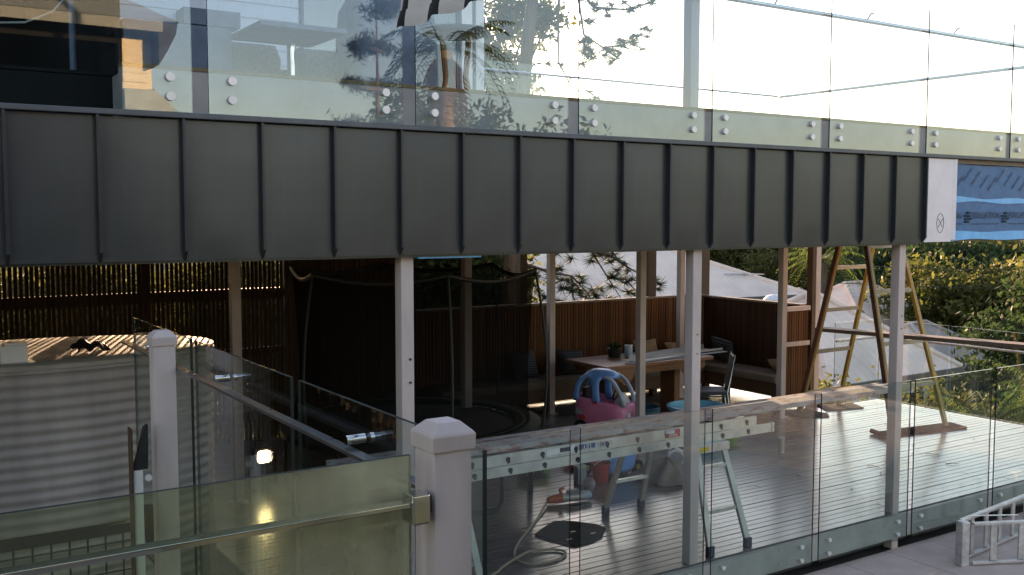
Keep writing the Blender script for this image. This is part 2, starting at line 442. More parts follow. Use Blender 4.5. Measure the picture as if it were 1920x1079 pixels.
# ------------------------------------------------------------------ mesh helpers
class MB:
    def __init__(self):
        self.v, self.f, self.m = [], [], []

    def add(self, vs, fs, mi=0):
        o = len(self.v)
        self.v += [tuple(x) for x in vs]
        self.f += [tuple(i + o for i in f) for f in fs]
        self.m += [mi] * len(fs)
        return self

    def box(self, x0, x1, y0, y1, z0, z1, mi=0, edge=None, axis=None):
        vs = [(x, y, z) for x in (x0, x1) for y in (y0, y1) for z in (z0, z1)]
        fs = [(0, 1, 3, 2), (4, 6, 7, 5), (0, 4, 5, 1), (2, 3, 7, 6), (0, 2, 6, 4), (1, 5, 7, 3)]
        self.add(vs, fs, mi)
        if edge is not None:     # faces not along `axis` take the edge material
            for k, ax in enumerate((0, 0, 1, 1, 2, 2)):
                if ax != axis:
                    self.m[len(self.m) - 6 + k] = edge
        return self

    def face(self, k, mi):
        self.m[len(self.m) - 6 + k] = mi
        return self

    def beam(self, p0, p1, w, h, up=(0, 0, 1), mi=0):
        """rectangular bar from p0 to p1, w across, h along `up`"""
        p0, p1, up = Vector(p0), Vector(p1), Vector(up)
        d = (p1 - p0).normalized()
        s = d.cross(up).normalized()
        u = s.cross(d).normalized()
        vs = []
        for p_ in (p0, p1):
            for a_, b_ in ((-1, -1), (1, -1), (1, 1), (-1, 1)):
                vs.append(p_ + s * a_ * w / 2 + u * b_ * h / 2)
        return self.add(vs, [(3, 2, 1, 0), (4, 5, 6, 7), (0, 1, 5, 4), (1, 2, 6, 5), (2, 3, 7, 6), (3, 0, 4, 7)], mi)

    def tube(self, pts, r, n=8, mi=0, caps=True):
        pts = [Vector(p_) for p_ in pts]
        rs = r if isinstance(r, (list, tuple)) else [r] * len(pts)
        rings = []
        prev = None
        for i, p_ in enumerate(pts):
            d = (pts[min(i + 1, len(pts) - 1)] - pts[max(i - 1, 0)])
            d = d.normalized() if d.length > 1e-9 else Vector((0, 0, 1))
            if prev is None:
                a_ = d.orthogonal().normalized()
            else:
                a_ = (prev - d * prev.dot(d))
                a_ = a_.normalized() if a_.length > 1e-6 else d.orthogonal().normalized()
            prev = a_
            b_ = d.cross(a_)
            rings.append([p_ + (a_ * math.cos(2 * math.pi * k / n) + b_ * math.sin(2 * math.pi * k / n)) * rs[i] for k in range(n)])
        vs = [x for r_ in rings for x in r_]
        fs = []
        for i in range(len(rings) - 1):
            for k in range(n):
                fs.append((i * n + k, i * n + (k + 1) % n, (i + 1) * n + (k + 1) % n, (i + 1) * n + k))
        if caps:
            fs.append(tuple(range(n - 1, -1, -1)))
            fs.append(tuple((len(rings) - 1) * n + k for k in range(n)))
        return self.add(vs, fs, mi)

    def lathe(self, prof, c=(0, 0, 0), n=32, mi=0, a0=0, a1=2 * math.pi):
        """profile of (radius, z) turned about the vertical axis through c"""
        full = abs(a1 - a0 - 2 * math.pi) < 1e-6
        k_ = n if full else n + 1
        vs = []
        for r_, z_ in prof:
            for k in range(k_):
                t = a0 + (a1 - a0) * k / n
                vs.append((c[0] + r_ * math.cos(t), c[1] + r_ * math.sin(t), c[2] + z_))
        fs = []
        for i in range(len(prof) - 1):
            for k in range(n):
                k2 = (k + 1) % k_
                fs.append((i * k_ + k, i * k_ + k2, (i + 1) * k_ + k2, (i + 1) * k_ + k))
        return self.add(vs, fs, mi)

    def disc(self, c, r, n=32, mi=0, flip=False):
        vs = [(c[0] + r * math.cos(2 * math.pi * k / n), c[1] + r * math.sin(2 * math.pi * k / n), c[2]) for k in range(n)]
        f = tuple(range(n))
        return self.add(vs, [f[::-1] if flip else f], mi)

    def loft(self, rings, mi=0, cap0=True, cap1=True):
        n = len(rings[0])
        vs = [x for r_ in rings for x in r_]
        fs = []
        for i in range(len(rings) - 1):
            for k in range(n):
                fs.append((i * n + k, i * n + (k + 1) % n, (i + 1) * n + (k + 1) % n, (i + 1) * n + k))
        if cap0:
            fs.append(tuple(range(n - 1, -1, -1)))
        if cap1:
            fs.append(tuple((len(rings) - 1) * n + k for k in range(n)))
        return self.add(vs, fs, mi)

    def ell(self, c, r, n=16, mi=0):
        m_ = n // 2
        rings = []
        for i in range(1, m_):
            t = math.pi * i / m_
            rings.append([(c[0] + r[0] * math.sin(t) * math.cos(2 * math.pi * k / n), c[1] + r[1] * math.sin(t) * math.sin(2 * math.pi * k / n), c[2] - r[2] * math.cos(t)) for k in range(n)])
        return self.loft(rings, mi)

    def grid(self, fn, nu, nv, mi=0):
        vs = [fn(i / nu, j / nv) for i in range(nu + 1) for j in range(nv + 1)]
        fs = [(i * (nv + 1) + j, (i + 1) * (nv + 1) + j, (i + 1) * (nv + 1) + j + 1, i * (nv + 1) + j + 1) for i in range(nu) for j in range(nv)]
        return self.add(vs, fs, mi)

    def prism(self, poly, axis, a0, a1, mi=0):
        """polygon in the two other axes, extruded along axis 0/1/2"""
        def mk(p_, a_):
            q = list(p_)
            q.insert(axis, a_)
            return tuple(q)
        n = len(poly)
        vs = [mk(p_, a0) for p_ in poly] + [mk(p_, a1) for p_ in poly]
        fs = [tuple(range(n)), tuple(range(2 * n - 1, n - 1, -1))] + [(k, (k + 1) % n, n + (k + 1) % n, n + k) for k in range(n)]
        return self.add(vs, fs, mi)

    def xf(self, mat):
        self.v = [tuple(mat @ Vector(x)) for x in self.v]
        return self


def sring(cx, cy, z, rx, ry, e=4, n=28, tilt=0.0):
    r_ = []
    for k in range(n):
        t = 2 * math.pi * k / n
        c, s_ = math.cos(t), math.sin(t)
        x = rx * abs(c) ** (2 / e) * (1 if c >= 0 else -1)
        y = ry * abs(s_) ** (2 / e) * (1 if s_ >= 0 else -1)
        r_.append((cx + x, cy + y, z + tilt * x))
    return r_


def tag(o, label=None, cat=None, group=None, kind=None):
    if label:
        o['label'] = label
    if cat:
        o['category'] = cat
    if group:
        o['group'] = group
    if kind:
        o['kind'] = kind
    return o


def base(o):
    """world translation of a chain of parents (all built unrotated)"""
    v = Vector((0, 0, 0))
    while o is not None:
        v += Vector(o.location)
        o = o.parent
    return v


def O(name, mb, mats, parent=None, label=None, cat=None, group=None, kind=None, bev=0.0, smooth=False, org=None):
    """link a mesh given in world coordinates as one object, under its parent if any"""
    mats = mats if isinstance(mats, (list, tuple)) else [mats]
    org = Vector(org) if org is not None else (base(parent) if parent else Vector((0, 0, 0)))
    me = bpy.data.meshes.new(name)
    me.from_pydata([(x - org.x, y - org.y, z - org.z) for x, y, z in mb.v], [], mb.f)
    for m_ in mats:
        me.materials.append(M[m_] if isinstance(m_, str) else m_)
    me.polygons.foreach_set('material_index', mb.m)
    bm = bmesh.new()
    bm.from_mesh(me)
    bmesh.ops.recalc_face_normals(bm, faces=bm.faces)
    if bev:
        bmesh.ops.bevel(bm, geom=[e for e in bm.edges if e.is_manifold and e.calc_face_angle(0) > 0.5], offset=bev, segments=2, affect='EDGES', profile=0.6)
    bm.to_mesh(me)
    bm.free()
    if smooth:
        me.polygons.foreach_set('use_smooth', [True] * len(me.polygons))
        if smooth != 'all':
            me.set_sharp_from_angle(angle=R(38))
    o = bpy.data.objects.new(name, me)
    col.objects.link(o)
    if parent:
        o.parent = parent
        o.location = org - base(parent)
    else:
        o.location = org
    return tag(o, label, cat, group, kind)


def T(name, loc, label=None, cat=None, group=None, kind=None):
    o = bpy.data.objects.new(name, None)
    o.empty_display_size = 0.1
    o.location = loc
    col.objects.link(o)
    return tag(o, label, cat, group, kind)


def dup(o, loc=None, parent=None, rotz=None, scale=None, label=None):
    """copy of a thing with copies of its parts and sub-parts"""
    c = o.copy()
    col.objects.link(c)
    if parent is not None:
        c.parent = parent
    if loc is not None:
        c.location = loc
    if rotz is not None:
        c.rotation_euler = (0, 0, rotz)
    if scale is not None:
        c.scale = scale if isinstance(scale, tuple) else (scale,) * 3
    if label:
        c['label'] = label
    for ch in list(o.children):
        dup(ch, parent=c)
    return c


def text(name, body, size, loc, rot, mat, parent, ext=0.0006, spacing=1.0):
    cu = bpy.data.curves.new(name, 'FONT')
    cu.body = body
    cu.size = size
    cu.extrude = ext
    cu.align_x = 'CENTER'
    cu.align_y = 'CENTER'
    cu.space_character = spacing
    cu.materials.append(M[mat])
    tmp = bpy.data.objects.new(name, cu)
    me = bpy.data.meshes.new_from_object(tmp)
    bpy.data.objects.remove(tmp)
    o = bpy.data.objects.new(name, me)
    col.objects.link(o)
    o.parent = parent
    o.location = Vector(loc) - base(parent)
    o.rotation_euler = rot
    return o


def leaf_mesh(name, pts, size, mat, aspect=2.2, parent=None, kind=None, droop=0.0, spread=None):
    """one small four-cornered leaf at each point, turned at random"""
    n = len(pts)
    d = rng.normal(size=(n, 3))
    d[:, 2] -= droop
    d /= np.linalg.norm(d, axis=1, keepdims=True)
    q = rng.normal(size=(n, 3))
    w = np.cross(d, q)
    w /= np.linalg.norm(w, axis=1, keepdims=True)
    s = size * rng.uniform(0.6, 1.4, (n, 1))
    a = pts - d * s * 0.5
    c = pts + d * s * 0.5
    b = pts + w * s * 0.5 / aspect
    e = pts - w * s * 0.5 / aspect
    v = np.stack([a, b, c, e], axis=1).reshape(-1, 3)
    org = base(parent) if parent else Vector((0, 0, 0))
    v = v - np.array(org)
    me = bpy.data.meshes.new(name)
    me.vertices.add(4 * n)
    me.vertices.foreach_set('co', v.astype(np.float32).ravel())
    me.loops.add(4 * n)
    me.loops.foreach_set('vertex_index', np.arange(4 * n, dtype=np.int32))
    me.polygons.add(n)
    me.polygons.foreach_set('loop_start', np.arange(0, 4 * n, 4, dtype=np.int32))
    me.update(calc_edges=True)
    me.materials.append(M[mat])
    o = bpy.data.objects.new(name, me)
    col.objects.link(o)
    if parent:
        o.parent = parent
    return tag(o, kind=kind)


def clump_pts(blobs, n_clump, per, rad, shell=0.55):
    """points gathered in clumps spread through ellipsoids (cx,cy,cz,rx,ry,rz)"""
    out = []
    vol = np.array([b[3] * b[4] * b[5] for b in blobs]) ** 0.67
    for b, share in zip(blobs, vol / vol.sum()):
        k = max(3, int(n_clump * share))
        u = rng.normal(size=(k, 3))
        u /= np.linalg.norm(u, axis=1, keepdims=True)
        u *= rng.uniform(shell, 1.0, (k, 1))
        cs = np.array(b[:3]) + u * np.array(b[3:])
        rr = rad * rng.uniform(0.5, 1.3, (k, 1, 1))
        p_ = rng.normal(size=(k, per, 3)) * rr * np.array([1, 1, 0.7]) * 0.6
        out.append((cs[:, None, :] + p_).reshape(-1, 3))
    return np.concatenate(out)


def tree(name, loc, blobs, label, mat, leaf=0.12, clumps=120, per=60, rad=0.6, trunk=None, group=None, cat='tree', branches=True, shell=0.45, r0=0.16):
    t = T(name, loc, label, cat, group)
    l = Vector(loc)
    mb = MB()
    top = max(b[2] for b in blobs)
    cxm = sum(b[0] for b in blobs) / len(blobs)
    cym = sum(b[1] for b in blobs) / len(blobs)
    if trunk is None:
        trunk = [l, l + Vector(((cxm - l.x) * 0.3 + 0.1, (cym - l.y) * 0.3, (top - l.z) * 0.4)), Vector((cxm, cym, top))]
    mb.tube(trunk, [r0, r0 * 0.8, r0 * 0.35], 8)
    O('trunk', mb, 'bark', t, smooth=True)
    if branches:
        mb = MB()
        mid = Vector(trunk[1])
        for b in blobs:
            for _ in range(3):
                e = Vector((b[0] + random.uniform(-.7, .7) * b[3], b[1] + random.uniform(-.7, .7) * b[4], b[2] + random.uniform(-.4, .8) * b[5]))
                q = mid.lerp(e, 0.5) + Vector((random.uniform(-.2, .2), random.uniform(-.2, .2), 0.15))
                mb.tube([mid, q, e], [r0 * 0.45, r0 * 0.28, r0 * 0.08], 5)
        O('limb', mb, 'bark', t)
    leaf_mesh('crown', clump_pts(blobs, clumps, per, rad, shell), leaf, mat, parent=t)
    return t


def frond_mb(base_p, az, length, rise, droop, leaflets=22, wid=0.035, ll=0.35, mb=None):
    """one pinnate palm frond: rachis and two rows of drooping leaflets"""
    mb = mb or MB()
    b = Vector(base_p)
    dx, dy = math.cos(az), math.sin(az)
    def pt(t):
        return b + Vector((dx * length * t * (1 - 0.12 * t), dy * length * t * (1 - 0.12 * t), rise * t - droop * t * t))
    mb.tube([pt(i / 8) for i in range(9)], [0.018 * (1 - 0.8 * i / 8) for i in range(9)], 4)
    sx, sy = -dy, dx
    for i in range(leaflets):
        t = 0.12 + 0.86 * i / (leaflets - 1)
        p_ = pt(t)
        l_ = ll * (math.sin(math.pi * min(1, 0.15 + t * 0.85)) ** 0.6) * random.uniform(0.85, 1.1)
        for s_ in (-1, 1):
            d = Vector((sx * s_ + dx * 0.55, sy * s_ + dy * 0.55, -0.25 - 0.3 * random.random())).normalized()
            w = Vector((dx, dy, 0.15)) * wid
            q = p_ + d * l_ * 0.55 + Vector((0, 0, 0.02))
            e = p_ + d * l_ + Vector((0, 0, -0.15 * l_))
            mb.add([p_ - w * 0.4, p_ + w * 0.4, q + w * 0.5, e, q - w * 0.5], [(0, 1, 2, 4), (4, 2, 3)])
    return mb

# ------------------------------------------------------------------ the setting
DK = -0.06        # top of the lower deck
FY = 5.62         # plane of the facade cladding and of the glass


def sstep(a, b, x):
    t = np.clip((x - a) / (b - a), 0, 1)
    return t * t * (3 - 2 * t)


def ground_h(x, y):
    d = np.hypot(x, y)
    h = -0.55 - 1.6 * sstep(9, 15, y + 0.0 * x) * 1.0
    h = h - 1.5 * sstep(13, 16, x)
    h = h - 1.6 * sstep(18, 34, d)
    h = h + 9.0 * sstep(55, 150, d) + 0.25 * np.sin(x * 0.21) * np.cos(y * 0.17)
    return np.minimum(h, -0.5 - 0.0 * x) * (d < 70) + h * (d >= 70)


mb = MB()
xs = np.concatenate([np.linspace(-400, -60, 12), np.linspace(-50, 90, 90), np.linspace(100, 500, 14)])
ys = np.concatenate([np.linspace(-300, -40, 10), np.linspace(-32, 110, 90), np.linspace(120, 600, 16)])
XX, YY = np.meshgrid(xs, ys, indexing='ij')
HH = ground_h(XX, YY)
nx, ny = XX.shape
mb.v = [tuple(p_) for p_ in np.stack([XX, YY, HH], -1).reshape(-1, 3)]
mb.f = [(i * ny + j, (i + 1) * ny + j, (i + 1) * ny + j + 1, i * ny + j + 1) for i in range(nx - 1) for j in range(ny - 1)]
mb.m = [0] * len(mb.f)
O('ground', mb, 'grass', kind='structure', smooth=True)

# paving below the deck edge, slabs laid one by one
pv = T('paving', (1.3, -4, -0.40), kind='structure')
O('bedding', MB().box(1.35, 15, -4, 5.95, -0.52, -0.412), 'dark_ground', pv)
proto = O('paver', MB().box(0, 0.592, 0, 0.592, -0.03, 0), 'paver', pv, bev=0.004, org=(0, 0, 0))
first = True
for i in range(17):
    for j in range(12):
        x, y = 4.2 + i * 0.6, 5.15 - j * 0.6
        if y < -1.4:
            continue
        o = proto if first else proto.copy()
        if not first:
            col.objects.link(o)
        first = False
        o.location = Vector((x, y - 0.04, -0.40 + random.uniform(-.002, .002))) - Vector(pv.location)

# upper landing where the near fence stands
ld = T('landing', (0, 0, 0.95), kind='structure')
O('landing_slab', MB().box(-4, 1.24, -2.6, 4.6, -0.5, 0.918), 'render', ld)
proto = O('paver', MB().box(0, 0.594, 0, 0.594, -0.03, 0), 'sandstone', ld, bev=0.004, org=(0, 0, 0))
for i in range(8):
    for j in range(11):
        o = proto if (i, j) == (0, 0) else proto.copy()
        if (i, j) != (0, 0):
            col.objects.link(o)
        o.location = (0.64 - i * 0.6, 4.0 - j * 0.6, random.uniform(-.002, .002))

# lower deck: board by board
dk = T('deck', (2.3, 5.7, DK), kind='structure')
O('joist_frame', MB().box(2.4, 12.66, 5.86, 9.48, -0.30, -0.10).box(2.4, 11.5, 9.481, 11.9, -0.30, -0.10), 'black', dk)
bm_proto = {}
y = 5.705
k = 0
while y < 11.86:
    cut = [3.4, 5.6, 7.8, 10.0][(k * 3) % 4] + random.uniform(-.3, .3)
    for (x0, x1) in ((2.35, cut - 0.0015), (cut + 0.0015, 12.7 if y < 9.42 else 11.58)):
        O('deck_board', MB().box(x0, x1, y, y + 0.086, DK - 0.022 + random.uniform(-.0012, .0012), DK + random.uniform(-.0015, .0015)), 'deck', dk, bev=0.003)
    y += 0.0925
    k += 1
O('bearer', MB().box(2.35, 12.7, 5.642, 5.69, -0.27, -0.068), 'bearer', dk)
O('lower_beam', MB().box(2.35, 12.7, 5.80, 5.85, -0.36, -0.105), 'bearer', dk)
mb = MB()
x = 2.6
while x < 12.6:      # bolt heads fixing the bearer
    for z in (-0.11, -0.22):
        mb.tube([(x, 5.642, z), (x, 5.634, z)], 0.009, 6)
    x += 0.62
O('bolt_heads', mb, 'alu', dk, kind='stuff')

# suspended upper storey floor
uf = T('upper_floor', (-3, 5.75, 3.46), kind='structure')
O('floor_slab', MB().box(1.18, 11.15, 5.75, 12.1, 2.56, 3.46), 'render', uf)
O('floor_slab', MB().box(-3.2, 1.179, 5.9, 12.1, 2.56, 3.458), 'black', uf)  # slab below the recess coloured black to carry on its shade

# ------------------------------------------------------------------ metal fascia band
fa = T('metal_fascia', (0.16, FY, 2.445), 'dark grey standing seam metal fascia band along the upper floor edge', 'fascia')
pitch = 0.4413
seams = [0.155 + pitch * k for k in range(-4, 19)]
def pan_mesh(k):
    rs = random.Random(k)
    ph = [rs.uniform(0, 6.28) for _ in range(4)]
    am = rs.uniform(0.6, 1.3)
    w = pitch - 0.012
    def fn(u, v):
        edge = math.sin(math.pi * u) * min(1, 6 * v) * min(1, 6 * (1 - v))
        y = -am * edge * (0.0035 + 0.0014 * math.sin(2.3 * v + ph[0]) + 0.0007 * math.sin(5.1 * v + 2 * u + ph[1])) + 0.0016 * math.sin(u * 3.1 + v * 1.6 + ph[2]) * edge
        return (0.006 + w * u, y, 0.77 * v)
    mb = MB().grid(fn, 8, 14)
    mb.box(0.006, 0.006 + w, 0.006, 0.016, 0.0, 0.77)
    return mb
rib = O('seam_rib', MB().prism([(0, 0.775), (-0.040, 0.775), (-0.040, 0.05), (0, 0.0)], 0, -0.008, 0.008), 'fascia_rib', fa, org=(0, 0, 0), bev=0.002)
for i, s in enumerate(seams):
    o = rib if i == 0 else rib.copy()
    if i:
        col.objects.link(o)
    o.location = (s - 0.16, 0, 0.0)
    if i < len(seams) - 1:
        o = O('cladding_panel', pan_mesh(i), 'fascia', fa, org=(0, 0, 0), smooth='all')
        o.location = (s - 0.16, random.uniform(0, .003), 0)
        o.rotation_euler = (random.uniform(-.004, .004), 0, random.uniform(-.003, .003))
O('capping', MB().box(-1.9, 11.2, 5.575, 5.66, 3.222, 3.252), 'capping', fa, bev=0.004)
O('soffit_strip', MB().box(-1.9, 8.09, 5.645, 5.75, 2.43, 2.446), 'fascia', fa)
O('wrap_edge', MB().box(2.95, 3.42, 5.66, 5.74, 2.418, 2.4295), 'sarking_light', fa)
mb = MB().box(8.098, 8.50, 5.600, 5.616, 2.452, 3.215)
mb.prism([(8.50, 5.600), (8.548, 5.585), (8.552, 5.589), (8.502, 5.616)], 2, 2.47, 3.215)
wp = O('end_flashing', mb, 'flashing_white', fa, label='white film covered flashing with a hand drawn circled cross')
circ = [(8.33 + 0.052 * math.cos(t), 5.5985, 2.625 + 0.088 * math.sin(t)) for t in np.linspace(0, 2 * math.pi, 33)]
mb = MB().tube(circ, 0.0022, 4, caps=False)
mb.tube([(8.30, 5.5985, 2.585), (8.365, 5.5985, 2.665)], 0.0022, 4)
mb.tube([(8.30, 5.5985, 2.665), (8.362, 5.5985, 2.588)], 0.0022, 4)
O('pen_mark', mb, 'ink', wp)

# blue building wrap still waiting for its cladding
wr = T('building_wrap', (8.56, 5.63, 2.45), 'blue printed building wrap strip left uncovered beyond the white flashing', 'building wrap')
def crinkle(x0, x1, z0, z1, yb, amp, nu=40, nv=8, wob=0.0):
    mb = MB()
    def fn(u, v):
        x = x0 + (x1 - x0) * u
        z = z0 + (z1 - z0) * v
        z += wob * math.sin(x * 5.1 + v * 2) * (0.3 + math.sin(x * 2.3)) * (1 if 0 < 1 else 0)
        return (x, yb + amp * math.sin(x * 23 + z * 9) * math.sin(z * 31 + x * 3.0), z)
    return mb.grid(fn, nu, nv)
O('wrap_backing', MB().box(8.553, 11.12, 5.66, 5.70, 2.45, 3.22), 'timber_trim', wr)
O('wrap_sheet', crinkle(8.553, 11.12, 2.85, 3.175, 5.645, 0.004, wob=0.004), 'sarking', wr, smooth='all')
O('wrap_sheet', crinkle(8.553, 11.12, 2.47, 2.855, 5.641, 0.005, wob=0.002), 'sarking', wr, smooth='all')
O('joint_tape', crinkle(8.553, 11.12, 2.815, 2.865, 5.634, 0.002, nv=3, wob=0.012), 'sarking_light', wr, smooth='all')
O('joint_tape', crinkle(8.553, 11.12, 2.46, 2.545, 5.632, 0.003, nv=3, wob=0.008), 'sarking_light', wr, smooth='all')
O('batten', MB().box(8.553, 11.12, 5.625, 5.655, 3.18, 3.22), 'cap_wood', wr)
for k in range(5):
    x = 8.49 + 0.62 * k
    text('lettering', 'SISALATION' if k else 'ION', 0.088, (x if k else 8.625, 5.628, 2.69 + 0.004 * k), (R(90), 0, 0), 'sarking_ink', wr)
    mb = MB()
    for q, wq in enumerate((0.06, 0.10, 0.09, 0.05)):
        c = x + 0.31 + (0.012 if q % 2 else -0.008)
        mb.tube([(c - wq / 2, 5.629, 2.634 + q * 0.028), (c, 5.629, 2.641 + q * 0.028), (c + wq / 2, 5.629, 2.634 + q * 0.028)], 0.009, 6)
    O('emblem', mb, 'sarking_ink', wr)
    mb = MB()
    for q in range(6):
        if x - 0.24 + q * 0.08 > 8.56:
            mb.box(x - 0.24 + q * 0.08, x - 0.18 + q * 0.08, 5.6285, 5.6305, 2.612, 2.619)
    if mb.v:
        O('small_print', mb, 'sarking_ink', wr, kind='stuff')
for k in range(9):
    text('lettering', 'SISALATION', 0.035, (8.66 + k * 0.27, 5.637, 3.00 + 0.05 * (k % 2)), (R(90), R(-42), 0), 'sarking_ink', wr)
    text('lettering', 'SISALATION', 0.035, (8.80 + k * 0.27, 5.637, 3.08 - 0.06 * (k % 2)), (R(90), R(-42), 0), 'sarking_ink', wr)

# ------------------------------------------------------------------ upper balustrade
def bolt(x, y, z, r=0.025, d=0.017, ny=-1):
    mb = MB()
    mb.tube([(x, y, z), (x, y + ny * d * 0.85, z), (x, y + ny * d, z)], [r, r, r * 0.96], 20)
    mb.tube([(x, y, z), (x, y - ny * 0.045, z)], r * 0.55, 10)
    return mb
ub = T('glass_balustrade', (5, FY, 3.25), 'frameless clear glass balustrade bolted above the dark metal fascia', 'balustrade')
O('upstand', MB().box(1.18, 11.15, 5.665, 5.748, 3.25, 3.49), 'render', ub, bev=0.003)
O('timber_trim', MB().box(1.18, 11.15, 5.66, 5.749, 3.4905, 3.512), 'timber_trim', ub)
edges = [(-1.02, 0.25), (0.34, 1.54), (1.63, 2.83), (2.92, 4.10), (4.19, 5.38), (5.46, 6.70), (6.80, 8.02), (8.12, 9.39), (9.46, 10.70)]
for (a, b) in edges:
    pn = O('glass_pane', MB().box(a, b, FY, FY + 0.012, 3.258, 4.545, mi=0, edge=1, axis=1).face(1, 2), ['glass_up', 'edge', 'edge_clear'], ub)
    if a < 0.3:
        continue
    for x in ((a + 0.13), (b - 0.12)):
        if x < 1.2:
            continue
        for z in (3.34, 3.445):
            O('standoff', bolt(x, FY, z), 'bolt', pn, smooth=True)
mb = MB().tube([(1.5, 5.70, 4.372), (11.13, 5.70, 4.372), (11.13, 10.1, 4.40)], 0.019, 10)
O('handrail', mb, 'steel', ub, smooth=True)
for x in (2.2, 3.5, 4.8, 6.2, 7.35, 8.6, 9.9):
    O('rail_bracket', MB().tube([(x, FY + 0.012, 4.43), (x, 5.66, 4.43), (x, 5.70, 4.385)], 0.008, 6), 'steel', ub)

rb = T('glass_balustrade', (8.6, 10.15, 3.46), 'clear glass balustrade with thin rail along the rear of the upper balcony', 'balustrade')
for (a, b) in ((6.12, 7.36), (7.42, 8.66), (8.72, 9.93), (9.99, 11.1)):
    O('glass_pane', MB().box(a, b, 10.15, 10.16, 3.46, 4.52, mi=0, edge=1, axis=1), ['glass_far', 'edge_pale'], rb)
for (a, b) in ((5.9, 7.0), (7.06, 8.2), (8.26, 9.2), (9.26, 10.12)):
    O('glass_pane', MB().box(11.12, 11.13, a, b, 3.46, 4.52, mi=0, edge=1, axis=0), ['glass_far', 'edge_pale'], rb)
mb = MB().tube([(6.12, 10.10, 4.405), (11.08, 10.10, 4.405)], 0.014, 8)
O('handrail', mb, 'steel', rb)
for x in (7.4, 8.7, 9.96, 10.5):
    O('rail_bracket', MB().tube([(x, 10.15, 4.36), (x, 10.11, 4.37), (x, 10.10, 4.40)], 0.008, 6), 'steel', rb)

# ------------------------------------------------------------------ lower front glass fence
lb = T('glass_fence', (7, FY, DK), 'frameless glass fence bolted along the front edge of the lower deck', 'glass fence')
for (a, b) in ((2.93, 4.13), (4.22, 5.43), (5.51, 6.70), (6.78, 8.0), (8.07, 9.29), (9.37, 10.6), (10.68, 11.9)):
    pn = O('glass_pane', MB().box(a, b, FY, FY + 0.012, -0.285, 1.185, mi=0, edge=1, axis=1), ['glass_low', 'edge'], lb)
    for x in (a + 0.13, b - 0.14):
        for z in (-0.11, -0.228):
            O('standoff', bolt(x, FY, z, 0.018, 0.017), 'bolt', pn, smooth=True)

db = T('glass_balustrade', (12.69, 7.6, DK), 'clear glass balustrade with bright rail round the far side of the open deck', 'balustrade')
for (a, b) in ((6.05, 7.15), (7.20, 8.28), (8.33, 9.40)):
    O('glass_pane', MB().box(12.66, 12.67, a, b, DK + 0.03, 1.16, mi=0, edge=1, axis=0), ['glass_far', 'edge_pale'], db)
O('glass_pane', MB().box(11.64, 12.64, 9.44, 9.45, DK + 0.03, 1.16, mi=0, edge=1, axis=1), ['glass_far', 'edge_pale'], db)
O('handrail', MB().tube([(11.62, 9.40, 0.90), (12.62, 9.40, 0.90), (12.62, 6.0, 0.92)], 0.017, 10), 'alu_white', db, smooth=True)
for y in (6.6, 7.75, 8.9):
    O('rail_bracket', MB().tube([(12.66, y, 0.87), (12.63, y, 0.87), (12.62, y, 0.90)], 0.008, 6), 'steel', db)

# ------------------------------------------------------------------ posts
post_lab = {2.937: 'greige steel post rising behind the near capped post, two bolt holes at its middle',
            5.447: 'tall greige steel post behind the glass beside the blue tub',
            7.98: 'tall greige steel post in front of the yellow trestle ladder'}
for xr, lab in post_lab.items():
    p_ = T('steel_post', (xr - 0.045, 5.745, -0.40), lab, 'post', 'front row of steel posts')
    z0 = -0.40 if xr > 7 else DK
    O('shaft', MB().box(xr - 0.09, xr, 5.70, 5.79, z0, 2.455), 'post', p_, bev=0.006)
    for z in (1.62, 1.77) if xr < 7 else (1.66, 1.78):
        dx = 0 if xr < 5 else 0.012
        O('bolt_hole', MB().tube([(xr - 0.03 - dx, 5.7015, z), (xr - 0.03 - dx, 5.692, z)], 0.008, 8), 'ink' if xr < 5 else 'steel', p_)
        if 5 < xr < 6:
            O('bolt_hole', MB().tube([(xr - 0.005, 5.735, z), (xr + 0.01, 5.735, z)], 0.009, 8), 'steel', p_)
mid_lab = ['dim greige post behind the rain tank at the slat screen', 'greige post standing behind the trampoline net', 'greige post between the pink toy car and the table', 'greige post at the end of the cushioned right hand bench']
for xr, lab in zip((2.96, 5.50, 7.97, 10.47), mid_lab):
    p_ = T('steel_post', (xr - 0.045, 9.345, DK), lab, 'post', 'middle row of steel posts')
    O('shaft', MB().box(xr - 0.09, xr, 9.30, 9.39, DK, 2.56), 'post', p_, bev=0.005)
    O('foot_plate', MB().box(xr - 0.12, xr + 0.03, 9.27, 9.42, DK + 0.001, DK + 0.012), 'post', p_)
for xr, lab in zip((7.96, 10.36), ('greige post just right of the trampoline net, in front of the back wall', 'greige post rising from behind the table with the metal lengths')):
    p_ = T('steel_post', (xr - 0.045, 11.245, DK), lab, 'post', 'rear row of steel posts')
    O('shaft', MB().box(xr - 0.09, xr, 11.20, 11.29, DK, 2.56), 'post', p_, bev=0.005)
    O('foot_plate', MB().box(xr - 0.12, xr + 0.03, 11.17, 11.32, DK + 0.001, DK + 0.012), 'post', p_)
p_ = T('steel_post', (11.56, 9.75, DK), 'greige post at the open end of the slatted return panel', 'post')
O('shaft', MB().box(11.52, 11.62, 9.70, 9.80, DK, 2.56), 'post', p_, bev=0.005)
for (a, b), lab in zip(((7.88, 8.0), (10.29, 10.45), (11.43, 11.6)), ('dark timber post beside the trampoline net in the back wall', 'dark timber post between two greige posts in the back wall', 'dark timber post at the corner of the slatted walls')):
    p_ = T('timber_post', (a + 0.06, 12.0, DK), lab, 'post', 'dark timber posts of the back wall')
    O('shaft', MB().box(a, b, 11.96, 12.06, DK, 2.56), 'rail_wood', p_)
p_ = T('timber_post', (11.47, 9.68, DK), 'dark timber post beside the greige post at the return panel', 'post')
O('shaft', MB().box(11.44, 11.515, 9.70, 9.80, DK, 2.56), 'rail_wood', p_)

